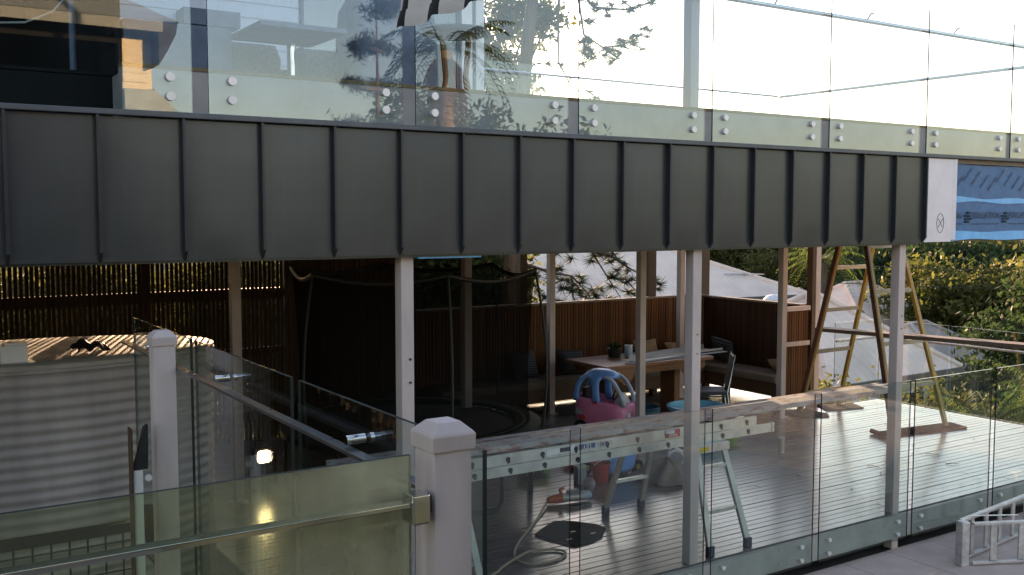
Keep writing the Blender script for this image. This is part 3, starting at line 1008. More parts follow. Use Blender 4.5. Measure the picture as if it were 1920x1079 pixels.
# ------------------------------------------------------------------ slatted timber walls
def slat_wall(name, org, label, n, pitch, w, th, z0, z1, along, mat, rails, cap=None, backing=None):
    t = T(name, org, label, 'screen' if 'screen' in name else 'wall')
    o0 = Vector(org)
    L_ = n * pitch
    s0 = O('slat', MB().box(-w / 2, w / 2, -th / 2, th / 2, 0, z1 - z0), mat, t, org=(0, 0, 0), bev=0.002)
    for i in range(n):
        o = s0 if i == 0 else s0.copy()
        if i:
            col.objects.link(o)
        q = (i + 0.5) * pitch
        o.location = Vector((q, 0, z0 - o0.z)) if along == 0 else Vector((0, q, z0 - o0.z))
        o.rotation_euler = (random.uniform(-.002, .002), random.uniform(-.001, .001), (R(90) if along else 0) + random.uniform(-.05, .05))
        o.location += Vector((random.uniform(-.002, .002), random.uniform(-.002, .002), 0))
    for (rz, rh, off) in rails:
        if along == 0:
            O('rail', MB().box(o0.x, o0.x + L_, o0.y + off, o0.y + off + 0.04, rz, rz + rh), 'rail_wood', t)
        else:
            O('rail', MB().box(o0.x + off, o0.x + off + 0.04, o0.y, o0.y + L_, rz, rz + rh), 'rail_wood', t)
    if backing is not None:
        if along == 0:
            O('backing', MB().box(o0.x, o0.x + L_, o0.y + 0.014, o0.y + 0.03, z0 + 0.01, z1 - 0.01), 'slat_dark', t)
        else:
            O('backing', MB().box(o0.x + 0.014, o0.x + 0.03, o0.y, o0.y + L_, z0 + 0.01, z1 - 0.01), 'slat_dark', t)
    if cap:
        if along == 0:
            O('capping', MB().box(o0.x, o0.x + L_, o0.y - 0.05, o0.y + 0.07, z1, z1 + 0.03), 'cap_wood', t)
        else:
            O('capping', MB().box(o0.x - 0.05, o0.x + 0.07, o0.y, o0.y + L_, z1, z1 + 0.03), 'cap_wood', t)
    return t
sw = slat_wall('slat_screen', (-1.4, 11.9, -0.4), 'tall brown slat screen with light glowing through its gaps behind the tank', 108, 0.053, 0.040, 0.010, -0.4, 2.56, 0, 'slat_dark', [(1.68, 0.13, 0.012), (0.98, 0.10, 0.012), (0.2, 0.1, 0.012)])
O('screen_post', MB().box(2.62, 2.74, 11.93, 12.05, -0.4, 2.56), 'rail_wood', sw)
O('screen_post', MB().box(0.2, 0.32, 11.93, 12.05, -0.4, 2.56), 'rail_wood', sw)
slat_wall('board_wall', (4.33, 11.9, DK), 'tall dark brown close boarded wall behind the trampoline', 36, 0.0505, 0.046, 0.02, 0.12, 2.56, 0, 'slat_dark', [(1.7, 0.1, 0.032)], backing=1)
slat_wall('slat_wall', (6.15, 11.9, DK), 'waist high brown slatted wall behind the long bench and table', 104, 0.0505, 0.042, 0.02, -0.04, 1.40, 0, 'slat', [(0.3, 0.08, 0.032), (1.2, 0.08, 0.032)], cap=1, backing=1)
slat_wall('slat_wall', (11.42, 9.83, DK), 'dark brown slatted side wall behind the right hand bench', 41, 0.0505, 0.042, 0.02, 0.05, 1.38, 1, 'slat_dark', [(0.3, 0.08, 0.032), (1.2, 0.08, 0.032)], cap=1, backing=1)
slat_wall('board_wall', (-1.5, 5.9, -0.4), 'unseen dark boarded wall added left of the rain tank to darken glass reflections', 114, 0.0525, 0.048, 0.02, -0.38, 2.55, 1, 'slat_dark', [], backing=None)  # out of view, added so the side glass mirrors something dark
O('backing', MB().box(-1.54, -1.515, 5.9, 11.88, -0.38, 2.55), 'slat_dark', bpy.data.objects['board_wall.001'])
rp = slat_wall('slat_screen', (10.96, 9.75, DK), 'short slatted return panel with two grey rails facing the open deck', 9, 0.0505, 0.042, 0.02, 0.08, 1.36, 0, 'slat', [], backing=1)
for z in (1.365, 0.86):
    O('rail', MB().box(10.94, 11.43, 9.715, 9.739, z - 0.03, z + 0.035), 'post', rp)

# ------------------------------------------------------------------ benches and cushions
bt = T('bench', (8.7, 11.5, DK), 'long built in bench with taupe cushions along the back wall', 'bench')
O('seat_box', MB().box(6.2, 11.38, 11.30, 11.84, 0.10, 0.29), 'bench', bt, bev=0.004)
for a, b in ((6.22, 7.9), (7.92, 9.6), (9.62, 11.36)):
    O('seat_cushion', MB().box(a, b, 11.27, 11.82, 0.292, 0.40), 'cushion', bt, bev=0.03, smooth=True)
for x in (6.4, 7.6, 8.8, 10.0, 11.1):
    O('leg', MB().box(x, x + 0.09, 11.5, 11.59, DK, 0.10), 'bench', bt)
bt = T('bench', (11.1, 10.5, DK), 'shorter built in bench with taupe cushion along the side wall', 'bench')
O('seat_box', MB().box(10.86, 11.39, 9.80, 11.26, 0.10, 0.29), 'bench', bt, bev=0.004)
O('seat_cushion', MB().box(10.83, 11.37, 9.82, 11.25, 0.292, 0.40), 'cushion', bt, bev=0.03, smooth=True)
for y in (9.95, 10.95):
    O('leg', MB().box(11.0, 11.09, y, y + 0.09, DK, 0.10), 'bench', bt)


def pillow(c, w, h, d, rz, lean, mat, label):
    mb = MB()
    def side(s):
        def fn(u, v):
            a, b = u * 2 - 1, v * 2 - 1
            t = max(0, (1 - a ** 4) * (1 - b ** 4)) ** 0.55
            k = 1 - 0.09 * (1 - abs(a)) * (abs(b) ** 3) - 0.0
            k2 = 1 - 0.09 * (1 - abs(b)) * (abs(a) ** 3)
            return (a * w / 2 * k2, s * d / 2 * t, b * h / 2 * k)
        return fn
    mb.grid(side(1), 10, 10)
    mb.grid(side(-1), 10, 10)
    o = O('pillow', mb, mat, smooth='all', org=(0, 0, 0))
    o.location = c
    o.rotation_euler = (R(lean), R(random.uniform(-6, 6)), R(rz))
    return tag(o, label, 'pillow', 'pillows on the benches')
pillow((11.18, 11.2, 0.60), 0.46, 0.42, 0.16, 90, -18, 'pillow_stripe', 'navy striped pillow leaning in the bench corner behind the chair')
pillow((8.55, 11.62, 0.57), 0.46, 0.38, 0.16, 0, -22, 'pillow_stripe', 'navy striped pillow on the bench left of the table')
pillow((7.75, 11.66, 0.58), 0.44, 0.42, 0.15, 4, -20, 'pillow_stripe', 'navy striped pillow on the bench behind the trampoline net')
pillow((9.98, 11.62, 0.60), 0.44, 0.42, 0.15, -3, -20, 'pillow_tan', 'tan pillow standing behind the plant pot on the bench')
pillow((10.6, 11.62, 0.56), 0.44, 0.36, 0.15, 5, -24, 'pillow_tan', 'tan pillow leaning beside a rear post, half hidden by it')
pillow((11.15, 9.98, 0.50), 0.42, 0.22, 0.14, 95, -45, 'pillow_tan', 'tan pillow slumped at the near end of the side bench')

# ------------------------------------------------------------------ near fence: posts, glass, rails
def cap_post(name, x0, y0, w, z0, z1, label):
    t = T(name, (x0 + w / 2, y0 + w / 2, z0), label, 'post', 'capped fence posts')
    O('shaft', MB().box(x0, x0 + w, y0, y0 + w, z0, z1 - 0.05), 'post', t, bev=0.007, smooth=True)
    cx, cy_ = x0 + w / 2, y0 + w / 2
    h = w / 2
    rings = [[(cx + sx * q, cy_ + sy * q, z) for sx, sy in ((-1, -1), (1, -1), (1, 1), (-1, 1))] for q, z in ((h + 0.006, z1 - 0.064), (h + 0.007, z1 - 0.028), (h + 0.003, z1 - 0.022), (h * 0.60, z1))]
    O('post_cap', MB().loft(rings), 'post', t, bev=0.0025)
    return t
cap_post('fence_post', 1.07, 1.98, 0.10, 0.6, 2.213, 'large capped fence post nearest the camera, holding the glass and rail')
cap_post('fence_post', 1.012, 4.38, 0.092, 0.6, 2.198, 'capped fence post standing in front of the corrugated tank')

ng = T('glass_fence', (0.2, 2.03, 0.95), 'near glass fence panel with mottled yellowish layer and a flat rail', 'glass fence')
O('glass_pane', MB().box(-1.6, 1.035, 2.03, 2.042, 0.98, 2.14, mi=0, edge=1, axis=1), ['glass_mottled', 'edge'], ng)
O('handrail', MB().box(-1.6, 1.02, 1.972, 2.012, 2.034, 2.046), 'chrome', ng, bev=0.002)
O('rail_bracket', MB().box(1.005, 1.05, 1.962, 2.018, 1.995, 2.062), 'chrome', ng, bev=0.004)
O('rail_bracket', MB().box(1.05, 1.07, 1.995, 2.015, 2.01, 2.05), 'rubber', ng)

sg = T('glass_fence', (1.18, 3.7, 0.95), 'clear glass fence running back from the near capped post', 'glass fence')
for a, b in ((1.95, 3.13), (3.20, 4.36), (4.44, 5.55)):
    O('glass_pane', MB().box(1.18, 1.192, a, b, 0.90, 2.148, mi=0, edge=1, axis=0), ['glass_low', 'edge'], sg)
O('handrail', MB().box(1.105, 1.140, 2.1, 5.5, 2.022, 2.034), 'rail_grey', sg, bev=0.002)
for y in (2.6, 3.87, 5.0):
    s = O('standoff', MB().tube([(1.12, y, 2.055), (1.178, y, 2.055)], 0.014, 14).tube([(1.193, y, 2.055), (1.205, y, 2.055)], 0.014, 14), 'chrome', sg, smooth=True)
    O('pin', MB().tube([(1.205, y, 2.055), (1.23, y, 2.055)], 0.003, 6), 'steel', s)

# pool gate latch beside the second capped post
gl_ = T('gate_latch', (0.93, 4.4, 0.95), 'pale upright gate latch with black release, left of the second capped post', 'latch')
O('latch_tube', MB().box(0.905, 0.945, 4.33, 4.37, 0.95, 1.62), 'board_white', gl_, bev=0.006)
O('mount_plate', MB().box(0.897, 0.904, 4.32, 4.38, 0.95, 1.80), 'rail_wood', gl_)
mb = MB().loft([[(0.905, 4.33, 1.622), (0.965, 4.33, 1.622), (0.965, 4.37, 1.622), (0.905, 4.37, 1.622)], [(0.925, 4.33, 1.68), (0.968, 4.33, 1.70), (0.968, 4.37, 1.70), (0.925, 4.37, 1.68)], [(0.955, 4.335, 1.80), (0.97, 4.335, 1.81), (0.97, 4.365, 1.81), (0.955, 4.365, 1.80)]])
O('release', mb, 'blackplastic', gl_)
O('latch_box', MB().box(0.95, 0.985, 4.335, 4.37, 1.30, 1.46), 'blackplastic', gl_, bev=0.006)
O('striker', MB().tube([(0.965, 4.33, 1.585), (0.965, 4.32, 1.585)], 0.014, 12), 'board_white', gl_)

# dark steel mesh fence in front of the tank
mf = T('mesh_fence', (0.2, 4.7, 0.6), 'low black steel mesh fence at the foot of the corrugated tank', 'fence')
O('top_rail', MB().box(-1.6, 0.99, 4.68, 4.72, 1.255, 1.30), 'blackplastic', mf)
for i in range(34):
    x = 0.93 - i * 0.075
    O('rod', MB().tube([(x, 4.70, 0.5), (x, 4.70, 1.255)], 0.0045, 6), 'blackplastic', mf)
for z in (1.215, 1.08, 0.9, 0.72):
    O('cross_wire', MB().tube([(-1.6, 4.694, z), (0.98, 4.694, z)], 0.004, 6), 'blackplastic', mf)

# ------------------------------------------------------------------ rain tank
TC = (0.95, 7.86)
tk = T('rain_tank', (TC[0], TC[1], -0.4), 'large oval corrugated pale steel rain tank beside the capped post', 'rain tank')
def oval(mb):
    mb.v = [(x, TC[1] + (y - TC[1]) * 0.60, z) for x, y, z in mb.v]
    return mb
prof = []
z = -0.38
while z < 1.70:
    prof.append((1.29 + 0.0075 * math.cos(2 * math.pi * z / 0.076), z + 0.4))
    z += 0.076 / 8
O('tank_wall', oval(MB().lathe(prof, (*TC, -0.4), 96)), 'tank', tk, smooth='all')
O('tank_lid', oval(MB().lathe([(1.302, 2.09), (1.306, 2.115), (1.285, 2.125), (0.9, 2.128), (0.0, 2.13)], (*TC, -0.4), 96)), 'tank_top', tk, smooth=True)
O('rim_band', oval(MB().lathe([(1.302, 2.06), (1.312, 2.065), (1.312, 2.085), (1.302, 2.09)], (*TC, -0.4), 96)), 'tank', tk, smooth=True)
b_ = T('plastic_box', (0.78, 7.25, 1.73), 'small white plastic box on the front rim of the tank lid', 'box')
O('body', MB().box(0.70, 0.86, 7.18, 7.30, 1.731, 1.845), 'white', b_, bev=0.006)
O('lid', MB().box(0.725, 0.862, 7.175, 7.302, 1.846, 1.862), 'white', b_, bev=0.004)
O('base_flange', MB().box(0.69, 0.90, 7.14, 7.32, 1.7305, 1.735), 'zinc', b_)
b_ = T('plastic_box', (0.40, 7.55, 1.73), 'beige box at the frame edge on the tank lid', 'box')
O('body', MB().box(0.30, 0.50, 7.5, 7.62, 1.731, 1.90), 'cushion', b_, bev=0.006)
O('lid', MB().box(0.295, 0.505, 7.495, 7.625, 1.901, 1.912), 'cushion', b_, bev=0.003)
cr_ = T('crumpled_sheet', (1.28, 7.5, 1.73), 'crumpled black plastic scrap lying on the tank lid', 'scrap')
def crump(u, v):
    x = 1.18 + 0.22 * u
    y = 7.40 + 0.22 * v
    z = 1.737 + 0.05 * abs(math.sin(u * 7 + v * 3)) * math.sin(math.pi * u) + 0.05 * abs(math.sin(v * 6 - u * 4)) * math.sin(math.pi * v)
    return (x + 0.03 * math.sin(9 * v), y + 0.04 * math.sin(8 * u), z)
O('sheet', MB().grid(crump, 14, 14), 'blackplastic', cr_)

# lit lamp on the deck behind the side glass
wl = T('work_lamp', (3.28, 9.75, DK), 'small lit work lamp standing on the deck behind the side glass', 'lamp')
O('housing', MB().box(3.19, 3.40, 9.72, 9.80, 0.16, 0.36), 'blackplastic', wl, bev=0.015)
O('lit_face', MB().loft([sring(3.295, 0.26, 0, 0.066, 0.062, 4), sring(3.295, 0.26, 0.007, 0.066, 0.062, 4)]).xf(Matrix(((1, 0, 0, 0), (0, 0, -1, 9.7195), (0, 1, 0, 0), (0, 0, 0, 1)))), 'lamp', wl)
O('stand', MB().tube([(3.16, 9.76, DK + 0.012), (3.16, 9.76, 0.26), (3.19, 9.76, 0.28)], 0.012, 6).tube([(3.43, 9.76, DK + 0.012), (3.43, 9.76, 0.26), (3.40, 9.76, 0.28)], 0.012, 6).tube([(3.16, 9.6, DK + 0.012), (3.16, 9.92, DK + 0.012)], 0.012, 6).tube([(3.43, 9.6, DK + 0.012), (3.43, 9.92, DK + 0.012)], 0.012, 6), 'blackplastic', wl)
O('handle', MB().tube([(3.22, 9.76, 0.36), (3.22, 9.76, 0.42), (3.37, 9.76, 0.42), (3.37, 9.76, 0.36)], 0.01, 6), 'blackplastic', wl)

# ------------------------------------------------------------------ trampoline
tc_ = (4.58, 8.95)
TR, TZ = 1.26, 0.62
tp = T('trampoline', (tc_[0], tc_[1], DK), 'large round trampoline with tall sagging black safety net', 'trampoline')
O('jump_mat', MB().disc((tc_[0], tc_[1], TZ - 0.02), TR - 0.2, 48), 'tmat', tp)
O('frame_ring', MB().tube([(tc_[0] + TR * math.cos(a), tc_[1] + TR * math.sin(a), TZ - 0.04) for a in np.linspace(0, 2 * math.pi, 49)], 0.024, 8), 'tframe', tp, smooth=True)
O('edge_pad', MB().lathe([(TR - 0.22, -0.005), (TR - 0.2, 0.018), (TR + 0.01, 0.02), (TR + 0.05, 0.0), (TR + 0.05, -0.06)], (tc_[0], tc_[1], TZ), 56), 'tpad', tp, smooth=True)
O('pad_stripe', MB().lathe([(TR - 0.13, 0.0215), (TR - 0.10, 0.0215)], (tc_[0], tc_[1], TZ), 56), 'tyellow', tp)
mb = MB()
for k in range(48):
    a = 2 * math.pi * k / 48
    mb.tube([(tc_[0] + (TR - 0.2) * math.cos(a), tc_[1] + (TR - 0.2) * math.sin(a), TZ - 0.02), (tc_[0] + TR * math.cos(a), tc_[1] + TR * math.sin(a), TZ - 0.04)], 0.007, 4)
O('springs', mb, 'steel', tp, kind='stuff')
pole_top = []
for k in range(6):
    a = R(18 + 60 * k)
    ca, sa = math.cos(a), math.sin(a)
    a2 = a + R(26)
    a1 = a - R(8)
    mb = MB()
    foot1 = (tc_[0] + TR * math.cos(a1), tc_[1] + TR * math.sin(a1))
    foot2 = (tc_[0] + TR * math.cos(a2), tc_[1] + TR * math.sin(a2))
    mb.tube([(*foot1, TZ - 0.05), (*foot1, DK + 0.10), (foot1[0] * 0.94 + foot2[0] * 0.06, foot1[1] * 0.94 + foot2[1] * 0.06, DK + 0.022), (foot1[0] * 0.06 + foot2[0] * 0.94, foot1[1] * 0.06 + foot2[1] * 0.94, DK + 0.022), (*foot2, DK + 0.10), (*foot2, TZ - 0.05)], 0.021, 8)
    O('leg', mb, 'tframe', tp, smooth=True)
    pts = []
    for t in np.linspace(0, 1, 9):
        bulge = 0.09 * math.sin(math.pi * t) + 0.05
        r_ = TR + bulge - 0.05 * t
        zz = 0.35 + (2.16 - 0.35) * t
        pts.append((tc_[0] + r_ * ca, tc_[1] + r_ * sa, zz))
    O('net_pole', MB().tube(pts, 0.0125, 8), 'tframe', tp, smooth=True)
    pole_top.append(pts[-1])
ring = []
for k in range(6):
    p0, p1 = Vector(pole_top[k]), Vector(pole_top[(k + 1) % 6])
    for t in np.linspace(0, 1, 8, endpoint=False):
        q = p0.lerp(p1, t)
        ring.append((q.x, q.y, q.z - 0.08 * math.sin(math.pi * t)))
ring.append(ring[0])
O('top_cord', MB().tube(ring, 0.022, 8), 'blackplastic', tp, smooth=True)
def netfn(u, v):
    i = u * 48
    k = int(i) % 48
    a = Vector(ring[k]).lerp(Vector(ring[k + 1]), i - int(i))
    d = Vector((a.x - tc_[0], a.y - tc_[1], 0))
    ang = math.atan2(d.y, d.x)
    rb_ = TR - 0.06
    pinch = 1 - 0.30 * math.sin(math.pi * v) * (0.35 + 0.65 * abs(math.sin(3 * (ang - R(18)))))
    r_ = (d.length * (1 - v) + rb_ * v) * (0.75 + 0.25 * pinch)
    return (tc_[0] + r_ * math.cos(ang), tc_[1] + r_ * math.sin(ang), a.z * (1 - v) + (TZ + 0.02) * v)
O('safety_net', MB().grid(netfn, 48, 12), 'net', tp, smooth='all')

# ------------------------------------------------------------------ table and what lies on it
tb = T('table', (8.85, 10.45, DK), 'reddish timber outdoor table with carved apron before the back bench', 'table')
O('tabletop', MB().box(7.95, 9.85, 10.05, 10.95, 0.70, 0.745), 'table', tb, bev=0.006)
for x in (8.35, 9.45):
    O('leg', MB().box(x - 0.05, x + 0.05, 10.35, 10.65, DK + 0.06, 0.62), 'table', tb, bev=0.005)
    O('foot', MB().box(x - 0.06, x + 0.06, 10.15, 10.85, DK, DK + 0.06), 'table', tb, bev=0.01)
for y in (10.12, 10.86):
    pts = [(8.05, 0.70), (9.75, 0.70), (9.75, 0.60), (9.6, 0.55), (9.48, 0.46), (9.40, 0.48), (9.32, 0.60), (8.48, 0.60), (8.40, 0.48), (8.32, 0.46), (8.2, 0.55), (8.05, 0.60)]
    O('apron', MB().prism([(x, z) for x, z in pts], 1, y, y + 0.025), 'table', tb)
for (x0, y0, x1, y1, w, z, lab) in ((8.55, 10.20, 10.25, 10.55, 0.20, 0.752, 'long folded silver metal flashing lying rearmost on the table'), (8.35, 10.12, 10.30, 10.28, 0.10, 0.750, 'dark grey metal flashing length along the front of the table')):
    t = T('metal_flashing', ((x0 + x1) / 2, (y0 + y1) / 2, z), lab, 'flashing')
    up_ = MB().beam((x0, y0, z + 0.003), (x1, y1, z + 0.003), w, 0.004)
    n_ = Vector((-(y1 - y0), x1 - x0, 0)).normalized()
    O('flange', up_, 'zinc' if w > 0.15 else 'grey', t)
    q0, q1 = Vector((x0, y0, z + 0.035)) + n_ * w / 2, Vector((x1, y1, z + 0.035)) + n_ * w / 2
    O('upturn', MB().beam(q0, q1, 0.004, 0.075 if w > 0.15 else 0.03), 'zinc', t)
t = T('plant_pot', (8.62, 10.72, 0.745), 'small black pot with green succulent on the table', 'plant pot')
O('pot', MB().lathe([(0.0, 0.0), (0.085, 0.0), (0.10, 0.12), (0.092, 0.12), (0.085, 0.1), (0, 0.1)], (8.62, 10.72, 0.746), 20), 'pot', t, smooth=True)
mb = MB()
for k in range(14):
    a = k * 2.4
    r_ = 0.03 + 0.006 * k
    mb.tube([(8.62, 10.72, 0.84), (8.62 + r_ * math.cos(a), 10.72 + r_ * math.sin(a), 0.90 + 0.015 * (14 - k) / 4), (8.62 + r_ * 1.25 * math.cos(a), 10.72 + r_ * 1.25 * math.sin(a), 0.955 - 0.003 * k)], [0.008, 0.012, 0.002], 5)
O('succulent', mb, 'leaf_deep', t)
t = T('glass_jar', (8.84, 10.68, 0.745), 'small pale blue jar beside the succulent pot', 'jar')
O('body', MB().lathe([(0, 0), (0.05, 0), (0.055, 0.02), (0.055, 0.12), (0.045, 0.14), (0.04, 0.14), (0.04, 0.02), (0, 0.02)], (8.84, 10.68, 0.746), 20), 'paleblue', t, smooth=True)
O('rim', MB().lathe([(0.04, 0.141), (0.058, 0.142), (0.058, 0.156), (0.04, 0.157)], (8.84, 10.68, 0.746), 20), 'white', t, smooth=True)

# ------------------------------------------------------------------ chair by the table
ch = T('chair', (9.30, 9.55, DK), 'charcoal padded chair with thin chrome legs behind the blue tub', 'chair')
ux, uy = Vector((0.79, -0.62, 0)), Vector((0.62, 0.79, 0))
C0 = Vector((9.30, 9.55, DK))
def cpnt(a, b, z):
    return C0 + ux * a + uy * b + Vector((0, 0, z))
O('seat', MB().loft([[cpnt(a, b, z) for a, b in ((-0.22, -0.21), (0.2, -0.21), (0.2, 0.21), (-0.22, 0.21))] for z in (0.42, 0.47)]), 'chair_dark', ch, bev=0.015)
O('backrest', MB().loft([[cpnt(a, b, 0.52) for a, b in ((0.20, -0.2), (0.24, -0.2), (0.24, 0.2), (0.20, 0.2))], [cpnt(a, b, 0.93) for a, b in ((0.27, -0.19), (0.30, -0.19), (0.30, 0.19), (0.27, 0.19))]]), 'chair_dark', ch, bev=0.012)
for b in (-0.2, 0.2):
    O('leg', MB().tube([cpnt(-0.2, b, 0.42), cpnt(-0.24, b, 0.011)], 0.011, 8), 'chrome', ch, smooth=True)
    O('leg', MB().tube([cpnt(0.29, b * 1.03, 0.95), cpnt(0.20, b * 1.03, 0.45), cpnt(0.26, b, 0.011)], 0.011, 8), 'chrome', ch, smooth=True)
    O('seat_rail', MB().tube([cpnt(-0.2, b, 0.405), cpnt(0.2, b, 0.405)], 0.01, 8), 'chrome', ch)

# ------------------------------------------------------------------ pink and blue toy car
tx, ty = 7.74, 9.80
tcx = T('toy_car', (tx, ty, DK), 'pink and sky blue ride-in toy car with pillared roof', 'toy car')
rings = [sring(tx + 0.0, ty, DK + 0.07, 0.28, 0.17, 4), sring(tx, ty, DK + 0.12, 0.35, 0.21, 4), sring(tx + 0.01, ty, DK + 0.27, 0.38, 0.23, 4), sring(tx + 0.0, ty, DK + 0.42, 0.37, 0.225, 4, tilt=-0.06), sring(tx - 0.01, ty, DK + 0.465, 0.345, 0.205, 4, tilt=-0.10), sring(tx - 0.03, ty, DK + 0.45, 0.29, 0.175, 4, tilt=-0.10), sring(tx - 0.03, ty, DK + 0.24, 0.26, 0.155, 4)]
O('body', MB().loft(rings), 'pink', tcx, smooth='all')
rf_ = [sring(tx - 0.05, ty, DK + 0.725, 0.225, 0.185, 3.2, tilt=0.02), sring(tx - 0.05, ty, DK + 0.765, 0.215, 0.175, 3.0), sring(tx - 0.055, ty, DK + 0.80, 0.175, 0.145, 2.7), sring(tx - 0.06, ty, DK + 0.825, 0.115, 0.095, 2.4), sring(tx - 0.06, ty, DK + 0.836, 0.05, 0.04, 2.2)]
O('roof', MB().loft(rf_), 'blue', tcx, smooth='all')
def pillar(name, pts, s, th, mat):
    rings = []
    for (x, w, y, z) in pts:
        rings.append([(tx + x + a * w, ty + s * y + b * th, DK + z) for a, b in ((-.5, -.5), (-.2, -.62), (.2, -.62), (.5, -.5), (.5, .5), (.2, .62), (-.2, .62), (-.5, .5))])
    O(name, MB().loft(rings), mat, tcx, smooth='all')
for s in (-1, 1):
    pillar('rear_pillar', [(-0.325, 0.085, 0.165, 0.43), (-0.33, 0.066, 0.175, 0.52), (-0.31, 0.062, 0.178, 0.61), (-0.265, 0.07, 0.175, 0.69), (-0.215, 0.09, 0.165, 0.74), (-0.15, 0.10, 0.15, 0.775)], s, 0.045, 'blue')
    pillar('door_pillar', [(-0.03, 0.12, 0.195, 0.42), (-0.045, 0.09, 0.193, 0.52), (-0.05, 0.085, 0.188, 0.61), (-0.055, 0.10, 0.18, 0.69), (-0.055, 0.20, 0.165, 0.755)], s, 0.04, 'blue')
    pillar('front_pillar', [(0.335, 0.06, 0.165, 0.40), (0.315, 0.046, 0.17, 0.50), (0.268, 0.042, 0.172, 0.60), (0.20, 0.05, 0.17, 0.69), (0.13, 0.075, 0.16, 0.74), (0.07, 0.09, 0.15, 0.77)], s, 0.04, 'paleblue')
    for xx in (-0.24, 0.24):
        w = O('wheel', MB().tube([(tx + xx, ty + s * 0.175, DK + 0.10), (tx + xx, ty + s * 0.235, DK + 0.10)], 0.099, 20), 'blackplastic', tcx, smooth=True)
        O('hub', MB().tube([(tx + xx, ty + s * 0.236, DK + 0.10), (tx + xx, ty + s * 0.244, DK + 0.10)], 0.05, 14), 'yellow', w, smooth=True)
O('steering_wheel', MB().tube([(tx + 0.16 + 0.03 * math.cos(a), ty + 0.085 * math.sin(a), DK + 0.54 + 0.075 * math.cos(a)) for a in np.linspace(0, 2 * math.pi, 21)], 0.012, 8), 'blackplastic', tcx, smooth=True)
O('dash', MB().loft([sring(tx + 0.24, ty, DK + 0.41, 0.09, 0.14, 3), sring(tx + 0.24, ty, DK + 0.50, 0.055, 0.09, 3), sring(tx + 0.23, ty, DK + 0.55, 0.03, 0.05, 3)]), 'white', tcx, smooth='all')
O('seat', MB().box(tx - 0.27, tx - 0.20, ty - 0.14, ty + 0.14, DK + 0.25, DK + 0.60), 'blackplastic', tcx, bev=0.02)
O('tail_light', MB().tube([(tx - 0.19, ty - 0.226, DK + 0.24), (tx - 0.19, ty - 0.242, DK + 0.24)], 0.032, 16), 'red', tcx, smooth=True)
O('number_plate', MB().box(tx - 0.31, tx - 0.22, ty - 0.228, ty - 0.216, DK + 0.27, DK + 0.34), 'grey', tcx, bev=0.004)
O('headlight', MB().tube([(tx + 0.36, ty - 0.12, DK + 0.30), (tx + 0.392, ty - 0.12, DK + 0.30)], 0.04, 16), 'white', tcx, smooth=True)
O('headlight', MB().tube([(tx + 0.36, ty + 0.12, DK + 0.30), (tx + 0.392, ty + 0.12, DK + 0.30)], 0.04, 16), 'white', tcx, smooth=True)
O('badge', MB().box(tx - 0.07, tx - 0.01, ty - 0.229, ty - 0.222, DK + 0.42, DK + 0.45), 'label_red', tcx)
O('door_handle', MB().tube([(tx + 0.02, ty - 0.228, DK + 0.08), (tx + 0.03, ty - 0.25, DK + 0.17), (tx + 0.10, ty - 0.25, DK + 0.20), (tx + 0.14, ty - 0.235, DK + 0.22)], 0.014, 8), 'yellow', tcx, smooth=True)
O('key_knob', MB().ell((tx + 0.17, ty - 0.245, DK + 0.225), (0.035, 0.02, 0.025), 10), 'blackplastic', tcx, smooth='all')

tcx.scale = (0.98, 0.98, 1.0)
tcx.rotation_euler = (0, 0, R(-64))

# blue toy bag, turquoise tub
t = T('toy_basket', (8.62, 10.1, DK), 'dark teal plastic basket beside the pink toy car', 'basket')
O('basket', MB().loft([sring(8.62, 10.1, DK, 0.17, 0.13, 3), sring(8.62, 10.1, DK + 0.12, 0.21, 0.17, 3), sring(8.62, 10.1, DK + 0.20, 0.23, 0.18, 3), sring(8.62, 10.1, DK + 0.19, 0.20, 0.155, 3), sring(8.62, 10.1, DK + 0.06, 0.15, 0.12, 3)]), 'teal', t, smooth='all')
O('rim', MB().tube([(8.62 + 0.23 * math.cos(a), 10.1 + 0.18 * math.sin(a), DK + 0.20) for a in np.linspace(0, 2 * math.pi, 25)], 0.014, 6), 'teal', t, smooth=True)
t = T('paddling_tub', (8.70, 9.15, DK), 'round turquoise plastic tub standing behind the tall post', 'tub')
O('tub_wall', MB().lathe([(0.0, 0.02), (0.28, 0.02), (0.30, 0.0), (0.32, 0.03), (0.345, 0.30), (0.37, 0.34), (0.385, 0.345), (0.385, 0.375), (0.35, 0.38), (0.335, 0.34), (0.30, 0.05), (0.0, 0.04)], (8.70, 9.15, DK), 40), 'turq', t, smooth=True)
O('inner_seat', MB().ell((8.52, 9.22, DK + 0.22), (0.10, 0.12, 0.13), 14), 'blue', t, smooth='all')

